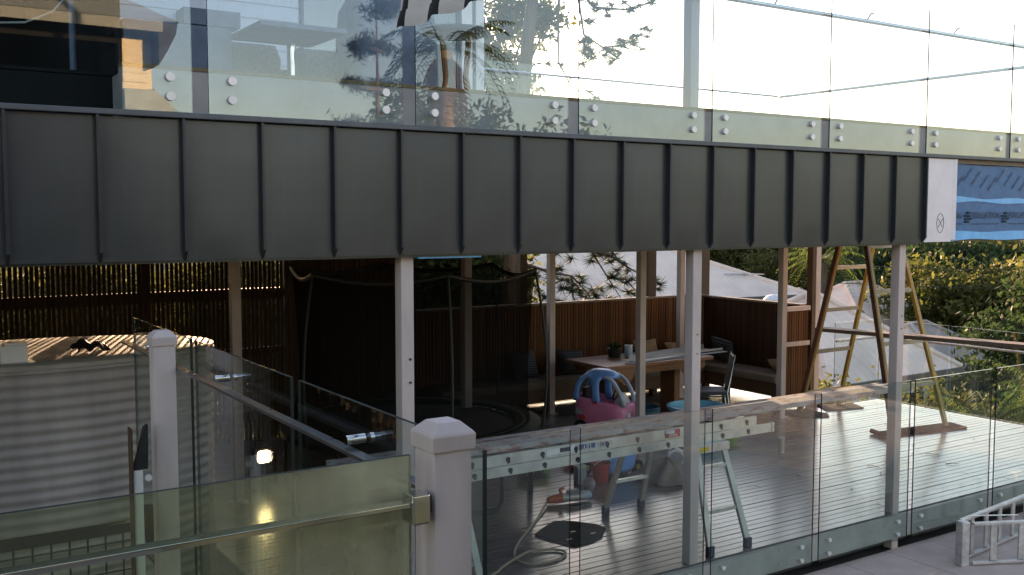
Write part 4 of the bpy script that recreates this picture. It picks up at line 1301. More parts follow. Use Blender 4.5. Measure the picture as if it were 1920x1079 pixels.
# ------------------------------------------------------------------ work platform, extension ladder and plank
wpf = T('work_platform', (5.85, 6.43, DK), 'aluminium work platform trestle carrying the right end of the horizontal ladder', 'trestle')
O('platform_top', MB().box(5.66, 6.04, 5.98, 6.88, 0.762, 0.80), 'alu', wpf, bev=0.004)
O('end_plate', MB().box(5.655, 6.045, 5.965, 5.979, 0.73, 0.80), 'alu_white', wpf, bev=0.003)
O('stain', MB().box(5.68, 5.80, 5.961, 5.9645, 0.745, 0.78), 'yellow', wpf)
for ys, yf in ((6.0, 5.76), (6.86, 7.12)):
    for xt, xf in ((5.70, 5.635), (6.0, 6.06)):
        l_ = O('leg', MB().beam((xt, ys, 0.76), (xf, yf, DK + 0.05), 0.055, 0.03, up=(0, 1, 0)), 'alu_green', wpf, bev=0.003)
        O('rubber_foot', MB().beam((xf - (xt - xf) * -0.0, yf, DK + 0.085), (xf, yf, DK + 0.001), 0.066, 0.042, up=(0, 1, 0)), 'rubber', l_, bev=0.004)
    for q in (0.18, 0.60):
        y_ = ys + (yf - ys) * q
        z_ = 0.76 + (DK - 0.76) * q
        O('rung', MB().beam((5.70 - 0.065 * q, y_, z_), (6.0 + 0.06 * q, y_, z_), 0.03, 0.03), 'alu', wpf)
wp2 = dup(wpf, loc=(3.30, 6.43, DK), label='aluminium work platform trestle carrying the left end of the horizontal ladder')
for o in (wpf, wp2):
    o['group'] = 'work platforms under the ladder'


def ladder(name, x0, x1, y0, y1, z0, z1, label, rungs, mat='alu'):
    t = T(name, (x0, y0, z0), label, 'ladder', 'two aluminium ladder sections stacked flat')
    for y in (y0, y1 - 0.028):
        mb = MB().box(x0, x1, y, y + 0.006, z0, z1)
        s = 0.018
        mb.box(x0, x1, y + (0.006 if y == y0 else -s + 0.006) - (0 if y == y0 else 0.006), y + (s + 0.006 if y == y0 else 0.0), z0, z0 + 0.006)
        mb.box(x0, x1, y + (0.006 if y == y0 else -s), y + (s + 0.006 if y == y0 else 0.0), z1 - 0.006, z1)
        O('stile', mb, mat, t)
    for x in rungs:
        if x0 + 0.03 < x < x1 - 0.03:
            r_ = O('rung', MB().tube([(x, y0 + 0.006, (z0 + z1) / 2), (x, y1 - 0.028, (z0 + z1) / 2)], 0.017, 10), mat, t, smooth=True)
            O('rung_end', MB().tube([(x, y0 - 0.0005, (z0 + z1) / 2), (x, y0 - 0.006, (z0 + z1) / 2)], 0.019, 10), 'tframe', r_)
            O('rung_socket', MB().box(x - 0.004, x + 0.014, y0 - 0.0065, y0 - 0.001, z0 + 0.012, (z0 + z1) / 2 + 0.012), 'tframe', r_)
    return t
rg = [3.25 + 0.305 * k for k in range(12)]
l1 = ladder('extension_ladder', 2.9, 6.62, 6.02, 6.40, 0.802, 0.878, 'lower aluminium extension ladder section lying flat on the work platforms', [x + 0.02 for x in rg])
l2 = ladder('extension_ladder', 2.75, 6.42, 6.02, 6.42, 0.882, 0.965, 'upper aluminium extension ladder section lying flat under the stained plank', rg)
O('end_cap', MB().box(6.605, 6.64, 6.015, 6.05, 0.797, 0.884), 'alu_white', l1, bev=0.004)
st = O('sticker', MB().box(4.49, 4.83, 6.0155, 6.0185, 0.908, 0.952), 'alu_white', l2)
O('sticker_patch', MB().box(4.50, 4.655, 6.0135, 6.0150, 0.912, 0.950), 'label_blue', st)
text('lettering', 'LEY', 0.052, (4.575, 6.0125, 0.931), (R(90), R(180), 0), 'label_white', st)
text('lettering', 'BAI', 0.052, (4.74, 6.0125, 0.931), (R(90), R(180), 0), 'label_blue', st)
st = O('sticker', MB().box(4.20, 4.46, 6.0155, 6.0185, 0.905, 0.95), 'label_white', l2)
O('torn_patch', MB().box(4.32, 4.42, 6.0135, 6.0150, 0.915, 0.948), 'ink', st)
st = O('sticker', MB().box(5.37, 5.53, 6.0155, 6.0185, 0.892, 0.956), 'label_red', l2, label='red and white warning sticker')
O('white_band', MB().box(5.375, 5.47, 6.0135, 6.0150, 0.925, 0.953), 'label_white', st)
text('lettering', 'BAILEY', 0.03, (5.45, 6.0125, 0.912), (R(90), R(180), 0), 'label_white', st)
t = T('scaffold_plank', (5.6, 6.25, 0.97), 'grey timber plank stained with red paint lying along the horizontal ladder', 'plank')
O('plank', MB().box(2.6, 8.50, 6.08, 6.38, 0.968, 1.012), 'stained', t, bev=0.004)
O('end_iron', MB().box(8.501, 8.504, 6.08, 6.38, 0.966, 1.014), 'zinc', t)

# ------------------------------------------------------------------ things on the deck below the ladder
t = T('ball', (6.0, 7.85, DK), 'faded pink and grey toy ball on the deck', 'ball')
O('skin', MB().ell((6.0, 7.85, DK + 0.066), (0.066, 0.066, 0.066), 24), 'ballm', t, smooth='all')
O('seam', MB().tube([(6.0 + 0.0665 * math.cos(a), 7.85 + 0.04 * math.sin(a), DK + 0.066 + 0.053 * math.sin(a)) for a in np.linspace(0, 2 * math.pi, 25)], 0.0018, 4), 'grey', t)
t = T('red_bucket', (6.30, 8.05, DK), 'small red toy bucket before the blue toy cart', 'bucket')
O('pail', MB().lathe([(0, 0), (0.072, 0), (0.10, 0.19), (0.106, 0.19), (0.106, 0.20), (0.095, 0.20), (0.067, 0.01), (0, 0.01)], (6.30, 8.05, DK + 0.001), 24), 'red', t, smooth=True)
O('handle', MB().tube([(6.30 + 0.104 * math.cos(a), 8.05 - 0.03 - 0.05 * math.sin(a), DK + 0.19 + 0.06 * math.sin(a)) for a in np.linspace(0, math.pi, 12)], 0.005, 6), 'white', t)
t = T('toy_cart', (6.62, 8.2, DK), 'sky blue toy cart with dark wheels behind the red bucket', 'toy cart')
O('tub', MB().loft([sring(6.60, 8.20, DK + 0.05, 0.16, 0.15, 4), sring(6.60, 8.20, DK + 0.10, 0.19, 0.17, 4), sring(6.58, 8.20, DK + 0.32, 0.24, 0.20, 4), sring(6.58, 8.20, DK + 0.335, 0.25, 0.21, 4), sring(6.58, 8.20, DK + 0.32, 0.22, 0.18, 4), sring(6.60, 8.20, DK + 0.12, 0.17, 0.15, 4)]), 'blue', t, smooth='all')
O('tray', MB().loft([sring(7.05, 8.35, DK + 0.30, 0.22, 0.15, 4), sring(7.05, 8.35, DK + 0.35, 0.27, 0.18, 4), sring(7.05, 8.35, DK + 0.34, 0.24, 0.16, 4)]), 'blue', t, smooth='all')
O('tow_bar', MB().tube([(6.82, 8.2, DK + 0.12), (7.05, 8.35, DK + 0.30)], 0.02, 8), 'blue', t)
for x, y in ((6.84, 8.12), (6.84, 8.36), (6.36, 8.38)):
    w = O('wheel', MB().tube([(x, y - 0.03, DK + 0.075), (x, y + 0.03, DK + 0.075)], 0.074, 18), 'blackplastic', t, smooth=True)
    O('hub', MB().tube([(x, y - 0.031, DK + 0.075), (x, y - 0.037, DK + 0.075)], 0.03, 12), 'yellow', w, smooth=True)
t = T('toy_truck', (5.92, 8.68, DK), 'green and yellow plastic toy truck on the deck by the trampoline', 'toy truck')
O('chassis', MB().box(5.74, 6.06, 8.62, 8.76, DK + 0.05, DK + 0.10), 'yellow', t, bev=0.01)
O('cab', MB().box(5.74, 5.86, 8.625, 8.755, DK + 0.101, DK + 0.21), 'green', t, bev=0.02)
O('tipper', MB().loft([sring(5.97, 8.69, DK + 0.102, 0.09, 0.065, 5), sring(5.98, 8.69, DK + 0.18, 0.115, 0.08, 5), sring(5.98, 8.69, DK + 0.17, 0.10, 0.065, 5)]), 'yellow', t)
for x in (5.80, 6.0):
    for y in (8.61, 8.77):
        O('wheel', MB().tube([(x, y - 0.015, DK + 0.046), (x, y + 0.015, DK + 0.046)], 0.045, 14), 'green', t, smooth=True)
t = T('toy_block', (6.42, 8.72, DK), 'small purple toy tub on the deck behind the blue cart', 'toy')
O('shell', MB().loft([sring(6.42, 8.72, DK + 0.001, 0.08, 0.06, 4), sring(6.42, 8.72, DK + 0.10, 0.09, 0.07, 4), sring(6.42, 8.72, DK + 0.09, 0.075, 0.055, 4)]), 'label_red', t)
t = T('tool_bag', (6.08, 8.05, DK), 'slim grey lidded box standing between the ball and the red bucket', 'box')
O('body', MB().box(6.02, 6.13, 8.06, 8.14, DK + 0.001, DK + 0.17), 'grey', t, bev=0.006)
O('lid', MB().box(6.015, 6.135, 8.055, 8.145, DK + 0.171, DK + 0.195), 'bearer', t, bev=0.004)
t = T('nail_gun', (5.58, 7.62, DK), 'orange and grey air tool lying on the deck at the end of the hose', 'air tool')
O('barrel', MB().tube([(5.50, 7.625, DK + 0.055), (5.72, 7.58, DK + 0.055)], [0.042, 0.046], 14), 'alu_white', t, smooth=True)
O('nose', MB().tube([(5.36, 7.655, DK + 0.045), (5.42, 7.645, DK + 0.05), (5.50, 7.625, DK + 0.055)], [0.03, 0.04, 0.043], 12), 'orange', t, smooth=True)
O('trigger_grip', MB().tube([(5.50, 7.63, DK + 0.09), (5.49, 7.64, DK + 0.135), (5.53, 7.64, DK + 0.14)], 0.018, 8), 'orange', t, smooth=True)
O('clear_cap', MB().tube([(5.72, 7.58, DK + 0.055), (5.80, 7.565, DK + 0.06)], [0.048, 0.036], 12), 'paleblue', t, smooth=True)
O('magazine', MB().box(5.56, 5.70, 7.60, 7.64, DK + 0.085, DK + 0.12), 'grey', t, bev=0.006)
pts = [(5.36, 7.66), (5.05, 7.36), (4.74, 7.08), (4.50, 6.86), (4.33, 6.66), (4.26, 6.50), (4.30, 6.38), (4.45, 6.34), (4.62, 6.38), (4.70, 6.48), (4.62, 6.58), (4.45, 6.60), (4.25, 6.52), (4.0, 6.38), (3.75, 6.26), (3.4, 6.1), (3.0, 6.05)]
sp = []
for i in range(len(pts) - 1):
    p0, p1, p2, p3 = (Vector((*pts[max(0, min(len(pts) - 1, i + d))], 0)) for d in (-1, 0, 1, 2))
    for u in np.linspace(0, 1, 6, endpoint=False):
        q = 0.5 * ((2 * p1) + (p2 - p0) * u + (2 * p0 - 5 * p1 + 4 * p2 - p3) * u * u + (3 * p1 - p0 - 3 * p2 + p3) * u ** 3)
        sp.append((q.x, q.y, DK + 0.012 + (0.014 if 10 < i < 13 else 0) + (0.03 * (1 - u) if i == 0 else 0)))
tag(O('air_hose', MB().tube(sp, 0.0105, 8), 'hose', smooth=True), 'beige air hose curling over the deck from the orange tool', 'hose')
mb = MB()
poly = [(4.74, 6.97), (4.79, 6.72), (4.86, 6.55), (5.02, 6.56), (5.20, 6.62), (5.37, 6.78), (5.36, 6.9), (5.24, 7.08), (5.10, 7.18), (4.95, 7.10)]
mb.prism([(a, b) for a, b in poly], 2, DK + 0.003, DK + 0.016)
t = tag(O('rubber_mat', mb, 'foam_mat', org=(5.05, 6.85, DK)), 'olive rubber mat scrap with pale flecks lying before the tool', 'mat')
for x, y in ((4.88, 6.68), (5.03, 6.83), (5.15, 6.70)):
    O('fleck', MB().box(x, x + 0.05, y, y + 0.018, DK + 0.0165, DK + 0.018), 'alu_white', t)
t = T('drop_cloth', (6.95, 7.85, DK), 'crumpled beige drop cloth heaped behind the work platform', 'cloth')
def sackfn(u, v):
    a = 2 * math.pi * u
    r_ = 0.36 * v * (1 + 0.18 * math.sin(3 * a + 1) + 0.08 * math.sin(7 * a))
    z = 0.20 * (1 - v ** 1.6) * (1 + 0.25 * math.sin(5 * a) * v) + 0.02 * math.sin(9 * a + 6 * v)
    return (6.98 + r_ * math.cos(a), 7.80 + 0.9 * r_ * math.sin(a), DK + 0.004 + max(0.0, z))
O('cloth', MB().grid(sackfn, 36, 10), 'sack', t, smooth='all')
t = T('plastic_tin', (7.15, 7.72, DK), 'white plastic tin lying on its side with grey base towards the camera', 'tin')
va = Vector((-0.62, -0.74, 0.22)).normalized()
c0 = Vector((7.21, 7.90, 0.095))
O('shell', MB().tube([c0 - va * 0.12, c0 + va * 0.02], [0.075, 0.09], 24), 'white', t, smooth=True)
O('rim', MB().tube([c0 + va * 0.02, c0 + va * 0.035], [0.096, 0.096], 24), 'white', t, smooth=True)
O('base_disc', MB().tube([c0 + va * 0.0351, c0 + va * 0.0365], [0.072, 0.072], 24), 'grey', t)
O('bail', MB().tube([c0 - va * 0.03 + Vector((-0.07, 0.05, 0.06)), c0 + Vector((-0.03, 0.03, 0.13)), c0 - va * 0.05 + Vector((0.07, -0.06, 0.07))], 0.012, 6), 'white', t)
t = T('green_bowl', (8.70, 8.57, DK), 'bright green plastic bowl on the deck beyond the ladder end', 'bowl')
O('bowl', MB().lathe([(0, 0), (0.06, 0.0), (0.11, 0.09), (0.12, 0.09), (0.12, 0.10), (0.10, 0.10), (0.05, 0.012), (0, 0.012)], (8.70, 8.57, DK + 0.001), 24), 'green', t, smooth=True)
O('rim', MB().lathe([(0.112, 0.101), (0.128, 0.102), (0.128, 0.112), (0.112, 0.112)], (8.70, 8.57, DK), 24), 'green', t, smooth=True)
t = T('pipe_stub', (8.84, 7.9, DK), 'short grey pipe stub standing in the deck', 'pipe')
O('pipe', MB().tube([(8.84, 7.9, DK), (8.84, 7.9, DK + 0.17)], 0.035, 14), 'bearer', t, smooth=True)
O('cap', MB().tube([(8.84, 7.9, DK + 0.1705), (8.84, 7.9, DK + 0.185)], 0.04, 14), 'bearer', t, smooth=True)
mb = MB()
for k in range(16):      # leaf litter and twigs on the open deck
    x, y = random.uniform(7.5, 11.8), random.uniform(6.2, 9.4)
    a = random.uniform(0, 3)
    l_ = random.uniform(0.02, 0.16)
    mb.tube([(x, y, DK + 0.006), (x + l_ * math.cos(a) * 0.5, y + l_ * math.sin(a) * 0.5 + 0.01, DK + 0.012), (x + l_ * math.cos(a), y + l_ * math.sin(a), DK + 0.006)], 0.004, 4)
O('twigs', mb, 'bark', kind='stuff')

# ------------------------------------------------------------------ timber trestle ladder and its plank
tl = T('trestle_ladder', (11.2, 8.6, DK), 'tall yellow timber trestle ladder with brown edged stiles on the open deck', 'ladder')
def leg(p0, p1, w, mat):
    return MB().beam(p0, p1, w, 0.045, up=(0, 1, 0.2))
Af, Ab, Bf, Bb = ((10.87, 9.39), (10.84, 8.75)), ((11.74, 9.44), (11.53, 8.75)), ((10.78, 7.80), (10.83, 8.3)), ((11.72, 7.70), (11.52, 8.3))
def lp(L_, z):
    t = (z - DK) / (2.29 - DK)
    return Vector((L_[0][0] + (L_[1][0] - L_[0][0]) * t, L_[0][1] + (L_[1][1] - L_[0][1]) * t, z))
for L_, zz, mat, edge in ((Af, (0.83, 1.42, 2.0, 0.23), 'ladder_yellow', 1), (Ab, None, 'ladder_yellow', 0), (Bf, (0.52, 1.10, 1.72), 'ladder_yellow', 1), (Bb, None, 'ladder_yellow', 0)):
    O('stile', MB().beam(lp(L_, DK + 0.022), lp(L_, 2.52), 0.058, 0.045, up=(0, 1, 0.2)), mat, tl, bev=0.004)
    if edge:
        a, b = lp(L_, DK + 0.03), lp(L_, 2.52)
        off = Vector((-0.043, -0.005, 0))
        O('stile_edge', MB().beam(a + off, b + off, 0.026, 0.056, up=(0, 1, 0.2)), 'ladder_brown', tl)
for La, Lb, zz in ((Af, Ab, (0.23, 0.83, 1.42, 2.0)), (Bf, Bb, (0.52, 1.06, 1.72, 2.3))):
    for z in zz:
        O('rung', MB().beam(lp(La, z), lp(Lb, z), 0.03, 0.055), 'rung', tl, bev=0.004)
t = T('timber_plank', (11.2, 7.6, 1.1), 'dark weathered plank run through the trestle ladder towards the frame edge', 'plank')
O('plank', MB().beam((11.15, 9.30, 1.115), (11.25, 5.95, 1.20), 0.24, 0.05), 'oldplank', t, bev=0.004)
t = T('clamp', (11.0, 8.0, 1.05), 'small black clamp hanging on the trestle rung below the plank', 'clamp')
O('jaw', MB().box(10.86, 10.93, 7.90, 7.96, 0.98, 1.03), 'blackplastic', t, bev=0.01)
O('jaw', MB().box(10.85, 10.92, 7.88, 7.93, 0.925, 0.965), 'blackplastic', t, bev=0.01)
mats = [([(10.62, 9.18), (10.98, 8.97), (11.12, 9.12), (11.08, 9.52), (10.75, 9.62)], 'card', 'flattened cardboard under the far left foot of the trestle ladder', 'cardboard'),
        ([(11.30, 9.28), (11.9, 9.12), (12.05, 9.45), (11.5, 9.62)], 'card', 'flattened cardboard under the far right foot of the trestle ladder', 'cardboard'),
        ([(10.50, 7.72), (11.2, 7.62), (11.9, 7.52), (12.0, 7.82), (11.3, 7.92), (10.6, 7.98)], 'charcoal', 'charcoal mat under the near feet of the trestle ladder', 'mat')]
for poly, mt, lab, ct in mats:
    cxm = sum(p_[0] for p_ in poly) / len(poly)
    cym = sum(p_[1] for p_ in poly) / len(poly)
    mb = MB().prism(poly, 2, DK + 0.003, DK + (0.018 if mt == 'card' else 0.022))
    o = O('floor_mat' if mt != 'card' else 'cardboard_sheet', mb, mt, org=(cxm, cym, DK))
    tag(o, lab, ct)
    if mt != 'card':
        O('rolled_edge', MB().tube([(10.50, 7.70, DK + 0.035), (10.60, 8.0, DK + 0.035)], 0.03, 10), 'charcoal', o, smooth=True)

# ------------------------------------------------------------------ aluminium step ladder lying on the paving
sl_ = T('step_ladder', (8.0, 5.1, -0.40), 'aluminium step ladder lying on its side on the paving at the frame corner', 'ladder')
PZ = -0.398
h0 = Vector((8.02, 5.10, PZ))
f1, f2 = Vector((0.905, -0.425, 0)), Vector((0.993, 0.11, 0))
O('hinge_cap', MB().beam(h0 + Vector((-0.02, 0, 0.20)), h0 + Vector((0.06, -0.02, 0.20)), 0.085, 0.40), 'alu_white', sl_, bev=0.01)
for d, off in ((f1, Vector((0.09, -0.06, 0))), (f2, Vector((0.09, 0.05, 0)))):
    for z in (0.024, 0.376):
        O('stile', MB().beam(h0 + off + Vector((0, 0, z)), h0 + off + d * 2.2 + Vector((0, 0, z)), 0.048 if z > 0.2 else 0.042, 0.022), 'alu_white', sl_, bev=0.003)
    for k in range(8):
        q = h0 + off + d * (0.20 + 0.27 * k)
        O('tread', MB().beam(q + Vector((0, 0, 0.037)), q + Vector((0, 0, 0.362)), 0.018, 0.058, up=d), 'alu_white', sl_, bev=0.002)
O('brace', MB().beam(h0 + Vector((0.2, 0.06, 0.40)), h0 + Vector((0.62, -0.16, 0.395)), 0.02, 0.005), 'alu', sl_)

# ------------------------------------------------------------------ upper storey: house wall, doors and furniture
UZ = 3.462
uh = T('upper_house', (3.5, 10.1, UZ), 'pale weatherboard upper house wall with dark glass doors behind the balustrade', 'house')
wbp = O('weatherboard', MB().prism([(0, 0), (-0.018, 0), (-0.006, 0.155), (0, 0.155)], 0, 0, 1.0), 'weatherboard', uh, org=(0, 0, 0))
first = True
for (x0, x1) in ((1.2, 2.62), (3.12, 3.84)):
    for k in range(20):
        o = wbp if first else wbp.copy()
        if not first:
            col.objects.link(o)
        first = False
        o.location = Vector((x0, 10.02, UZ + 0.02 + k * 0.15)) - Vector(uh.location)
        o.scale = (x1 - x0, 1, 1)
for k in range(12):
    o = wbp.copy()
    col.objects.link(o)
    o.location = Vector((2.62, 10.02, UZ + 1.22 + k * 0.15)) - Vector(uh.location)
    o.scale = (0.5, 1, 1)
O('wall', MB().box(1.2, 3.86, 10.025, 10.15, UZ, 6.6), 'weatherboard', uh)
w = O('window', MB().box(2.64, 3.10, 9.99, 10.015, UZ + 0.62, UZ + 0.66).box(2.64, 3.10, 9.99, 10.015, UZ + 1.0, UZ + 1.04).box(2.64, 2.68, 9.99, 10.015, UZ + 0.661, UZ + 0.999).box(3.06, 3.10, 9.99, 10.015, UZ + 0.661, UZ + 0.999).box(2.85, 2.89, 9.985, 10.012, UZ + 0.661, UZ + 0.999), 'timber_trim', uh)
O('pane', MB().box(2.68, 3.06, 10.0165, 10.022, UZ + 0.66, UZ + 1.0), 'pillow_tan', w)
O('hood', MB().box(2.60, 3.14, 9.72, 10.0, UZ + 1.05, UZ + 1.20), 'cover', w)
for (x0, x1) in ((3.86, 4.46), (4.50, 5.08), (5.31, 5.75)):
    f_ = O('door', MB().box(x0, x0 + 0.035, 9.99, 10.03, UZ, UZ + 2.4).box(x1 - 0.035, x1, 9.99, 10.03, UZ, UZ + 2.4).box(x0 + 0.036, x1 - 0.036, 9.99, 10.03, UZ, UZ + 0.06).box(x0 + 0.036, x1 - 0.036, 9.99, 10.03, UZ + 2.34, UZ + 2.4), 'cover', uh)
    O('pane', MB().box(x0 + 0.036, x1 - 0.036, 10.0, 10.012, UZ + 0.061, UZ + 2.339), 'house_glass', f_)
O('corner_board', MB().box(5.10, 5.22, 9.95, 10.05, UZ, 6.6), 'board_white', uh, bev=0.004)
O('downpipe', MB().tube([(5.27, 9.96, UZ), (5.27, 9.96, 6.6)], 0.022, 10), 'chrome', uh, smooth=True)
O('corner_board', MB().box(5.76, 5.90, 9.95, 10.05, UZ, 6.6), 'board_white', uh, bev=0.004)
O('corner_board', MB().box(5.96, 6.07, 9.97, 10.09, UZ, 6.6), 'board_white', uh, bev=0.004)
O('room', MB().box(3.86, 5.9, 12.8, 12.85, UZ, 6.6).box(3.8, 3.85, 10.16, 12.8, UZ, 6.6).box(5.95, 6.0, 10.16, 12.8, UZ, 6.6).box(3.86, 5.9, 10.2, 12.79, UZ + 0.001, UZ + 0.02), 'room_sky_tint', uh)
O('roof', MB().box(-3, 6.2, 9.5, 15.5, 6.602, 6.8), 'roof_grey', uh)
al = O('alcove_wall', MB().box(-3.2, 1.17, 9.2, 9.3, UZ, 6.6).box(1.17, 1.2, 5.76, 9.95, UZ, 6.6).box(-3.2, 1.168, 5.9, 9.19, 6.3, 6.4).box(-3.2, -3.1, 5.9, 9.19, UZ, 6.29).box(-3.1, 1.168, 5.9, 9.19, UZ + 0.001, UZ + 0.02), 'black', uh)  # walls coloured near black to stand for an unlit recess
O('alcove_pipe', MB().tube([(1.03, 6.2, UZ + 0.02), (1.03, 6.2, 6.29)], 0.018, 8), 'cover', uh)
mb = MB().tube([(0.2, 6.3, 4.18), (0.45, 6.3, 3.86), (0.62, 6.3, 3.76), (0.80, 6.3, 3.78), (0.95, 6.32, 3.86), (1.1, 6.35, 4.05), (1.17, 6.4, 4.3)], 0.006, 6)
O('hanging_cable', mb, 'bearer', uh, smooth=True)

up_post = T('steel_post', (5.405, 5.80, UZ), 'pale upper veranda post against the bright sky', 'post')
O('shaft', MB().box(5.36, 5.45, 5.76, 5.85, UZ, 6.9), 'post', up_post, bev=0.006)

ot = T('pedestal_table', (3.05, 8.2, UZ), 'outdoor pedestal table seen from below behind the balustrade glass', 'table')
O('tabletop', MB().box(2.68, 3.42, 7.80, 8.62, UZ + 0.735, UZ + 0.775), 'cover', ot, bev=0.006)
O('pedestal', MB().tube([(3.10, 8.25, UZ + 0.02), (3.10, 8.25, UZ + 0.735)], 0.038, 16), 'chrome', ot, smooth=True)
O('base', MB().lathe([(0, 0), (0.26, 0), (0.26, 0.012), (0.05, 0.03), (0, 0.03)], (3.10, 8.25, UZ), 24), 'steel', ot, smooth=True)
for i, (x, lab) in enumerate(((2.92, 'grey woven armchair left behind the pedestal table'), (3.55, 'grey woven armchair right of the pedestal leg'))):
    t = T('armchair', (x, 9.0, UZ), lab, 'chair', 'grey woven armchairs on the balcony')
    O('back', MB().loft([sring(x, 8.80, UZ + 0.25, 0.26, 0.05, 3), sring(x, 8.76, UZ + 0.62, 0.27, 0.05, 3), sring(x, 8.75, UZ + 0.74, 0.22, 0.045, 3)]), 'wicker', t, smooth=True)
    O('seat', MB().loft([sring(x, 9.05, UZ + 0.22, 0.26, 0.25, 4), sring(x, 9.05, UZ + 0.36, 0.27, 0.26, 4)]), 'wicker', t, smooth=True)
    for sx in (-1, 1):
        O('arm', MB().loft([sring(x + sx * 0.27, 9.05, UZ + 0.2, 0.035, 0.25, 4), sring(x + sx * 0.28, 9.05, UZ + 0.55, 0.04, 0.25, 4)]), 'wicker', t, smooth=True)
        for sy in (-0.2, 0.2):
            O('leg', MB().tube([(x + sx * 0.22, 9.05 + sy, UZ), (x + sx * 0.22, 9.05 + sy, UZ + 0.22)], 0.018, 8), 'wicker', t)
sf = T('sofa', (2.3, 8.9, UZ), 'low grey outdoor sofa in front of the pale wall boards', 'sofa')
O('seat', MB().box(1.75, 2.62, 8.5, 9.3, UZ + 0.12, UZ + 0.42), 'wicker', sf, bev=0.03, smooth=True)
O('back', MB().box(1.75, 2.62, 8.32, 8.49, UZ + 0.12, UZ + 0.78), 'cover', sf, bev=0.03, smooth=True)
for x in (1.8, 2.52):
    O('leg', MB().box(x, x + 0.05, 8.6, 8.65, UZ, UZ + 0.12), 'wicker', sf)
bb = T('covered_barbecue', (4.2, 8.0, UZ), 'tall canvas covered barbecue on the balcony, coloured with reflected sky blue', 'barbecue')
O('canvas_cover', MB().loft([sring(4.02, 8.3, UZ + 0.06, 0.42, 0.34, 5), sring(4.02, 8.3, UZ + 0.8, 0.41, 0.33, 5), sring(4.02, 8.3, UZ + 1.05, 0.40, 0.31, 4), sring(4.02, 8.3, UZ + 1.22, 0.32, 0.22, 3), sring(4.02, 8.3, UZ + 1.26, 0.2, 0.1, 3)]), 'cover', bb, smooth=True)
for dx in (-0.3, 0.3):
    O('caster', MB().tube([(4.02 + dx, 8.28, UZ + 0.03), (4.02 + dx, 8.33, UZ + 0.03)], 0.03, 12), 'blackplastic', bb)

bs = T('bar_stool', (4.28, 7.5, UZ), 'round dark topped bar stool with brown splayed legs behind the glass', 'stool')
O('seat', MB().lathe([(0, 0.0), (0.24, 0.0), (0.285, 0.015), (0.29, 0.04), (0.27, 0.055), (0, 0.06)], (4.28, 7.5, UZ + 0.755), 32), 'stool_top', bs, smooth=True)
for k in range(4):
    a = R(20 + 90 * k)
    O('leg', MB().tube([(4.28 + 0.16 * math.cos(a), 7.5 + 0.16 * math.sin(a), UZ + 0.755), (4.28 + 0.12 * math.cos(a), 7.5 + 0.12 * math.sin(a), UZ + 0.4), (4.28 + 0.22 * math.cos(a), 7.5 + 0.22 * math.sin(a), UZ)], 0.018, 8), 'stool_leg', bs, smooth=True)
O('foot_ring', MB().tube([(4.28 + 0.15 * math.cos(a), 7.5 + 0.15 * math.sin(a), UZ + 0.28) for a in np.linspace(0, 2 * math.pi, 25)], 0.01, 6), 'chrome', bs, smooth=True)

# striped shade valance close to the camera, outside the balcony
aw = T('striped_awning', (1.23, 2.1, 3.18), 'black and white striped shade valance hanging at the top of the view', 'awning')
bounds = [2.49, 2.455, 2.405, 2.313, 2.218, 2.126, 2.03, 1.935, 1.84, 1.745]
for i in range(len(bounds) - 1):
    y0, y1 = bounds[i], bounds[i + 1]
    def fn(u, v, y0=y0, y1=y1):
        y = y0 + (y1 - y0) * u
        z = 3.193 + 0.31 * v
        return (1.23 + 0.012 * math.sin(y * 33 + v * 2.5) * (1 - 0.5 * v) + 0.03 * v, y - 0.02 * math.sin(v * 5) * (1 - v) + 0.03 * v, z + 0.003 * math.sin(y * 34))
    s = O('stripe', MB().grid(fn, 8, 20), 'awn_black' if i % 2 else 'awn_white', aw, smooth='all')
    def fh(u, v, fn=fn):
        x, y, z = fn(u, v * 0.14)
        return (x - 0.004 - 0.002 * math.sin(v * 3.1), y, z - 0.002)
    O('hem', MB().grid(fh, 8, 5), 'awn_black' if i % 2 else 'awn_white', s, smooth='all')
O('top_roller', MB().tube([(1.26, 2.58, 3.51), (1.26, 1.70, 3.51)], 0.014, 10), 'bearer', aw, smooth=True)
O('bracket_arm', MB().tube([(1.26, 2.1, 3.525), (-1.6, 1.9, 3.60), (-1.6, 1.9, 0.95)], 0.02, 8), 'bearer', aw, smooth=True)

# ------------------------------------------------------------------ behind the camera: what the glass mirrors
nh = T('neighbour_house', (0, -3, 0.5), 'cream yellow weatherboard house with open dark carport, standing behind the camera', 'house')
yb = O('weatherboard', MB().prism([(0, 0), (0.016, 0), (0.005, 0.125), (0, 0.125)], 0, 0, 1), 'yellowboard', nh, org=(0, 0, 0))
for k in range(7):
    o = yb if k == 0 else yb.copy()
    if k:
        col.objects.link(o)
    o.location = Vector((2.98, -2.99, 4.50 + 0.12 * k)) - Vector(nh.location)
    o.scale = (0.33, 1, 1)
O('wall', MB().box(2.98, 3.36, -5.2, -3.0, 0.5, 5.36).box(-5, 2.979, -9, -8.9, 0.5, 5.3).box(-5.1, -5, -9, -3, 0.5, 5.3), 'yellowboard', nh)
O('plinth_wall', MB().box(2.98, 3.36, -2.995, -2.90, 0.5, 4.40).prism([(3.36, 0.5), (4.6, 0.5), (3.7, 4.1), (3.36, 4.42)], 1, -2.99, -2.9), 'greenboard', nh)
O('carport_lining', MB().box(-5, 2.97, -6.2, -6.1, 0.5, 5.2).box(2.94, 2.978, -6.1, -3.01, 0.5, 5.2).box(-4.99, 2.93, -6.09, -3.0, 5.0, 5.1), 'black', nh)  # black colour stands for the shade inside the carport
O('fascia_board', MB().box(-5.2, 3.42, -2.62, -2.58, 5.13, 5.27), 'roof_cream', nh)
mb = MB()
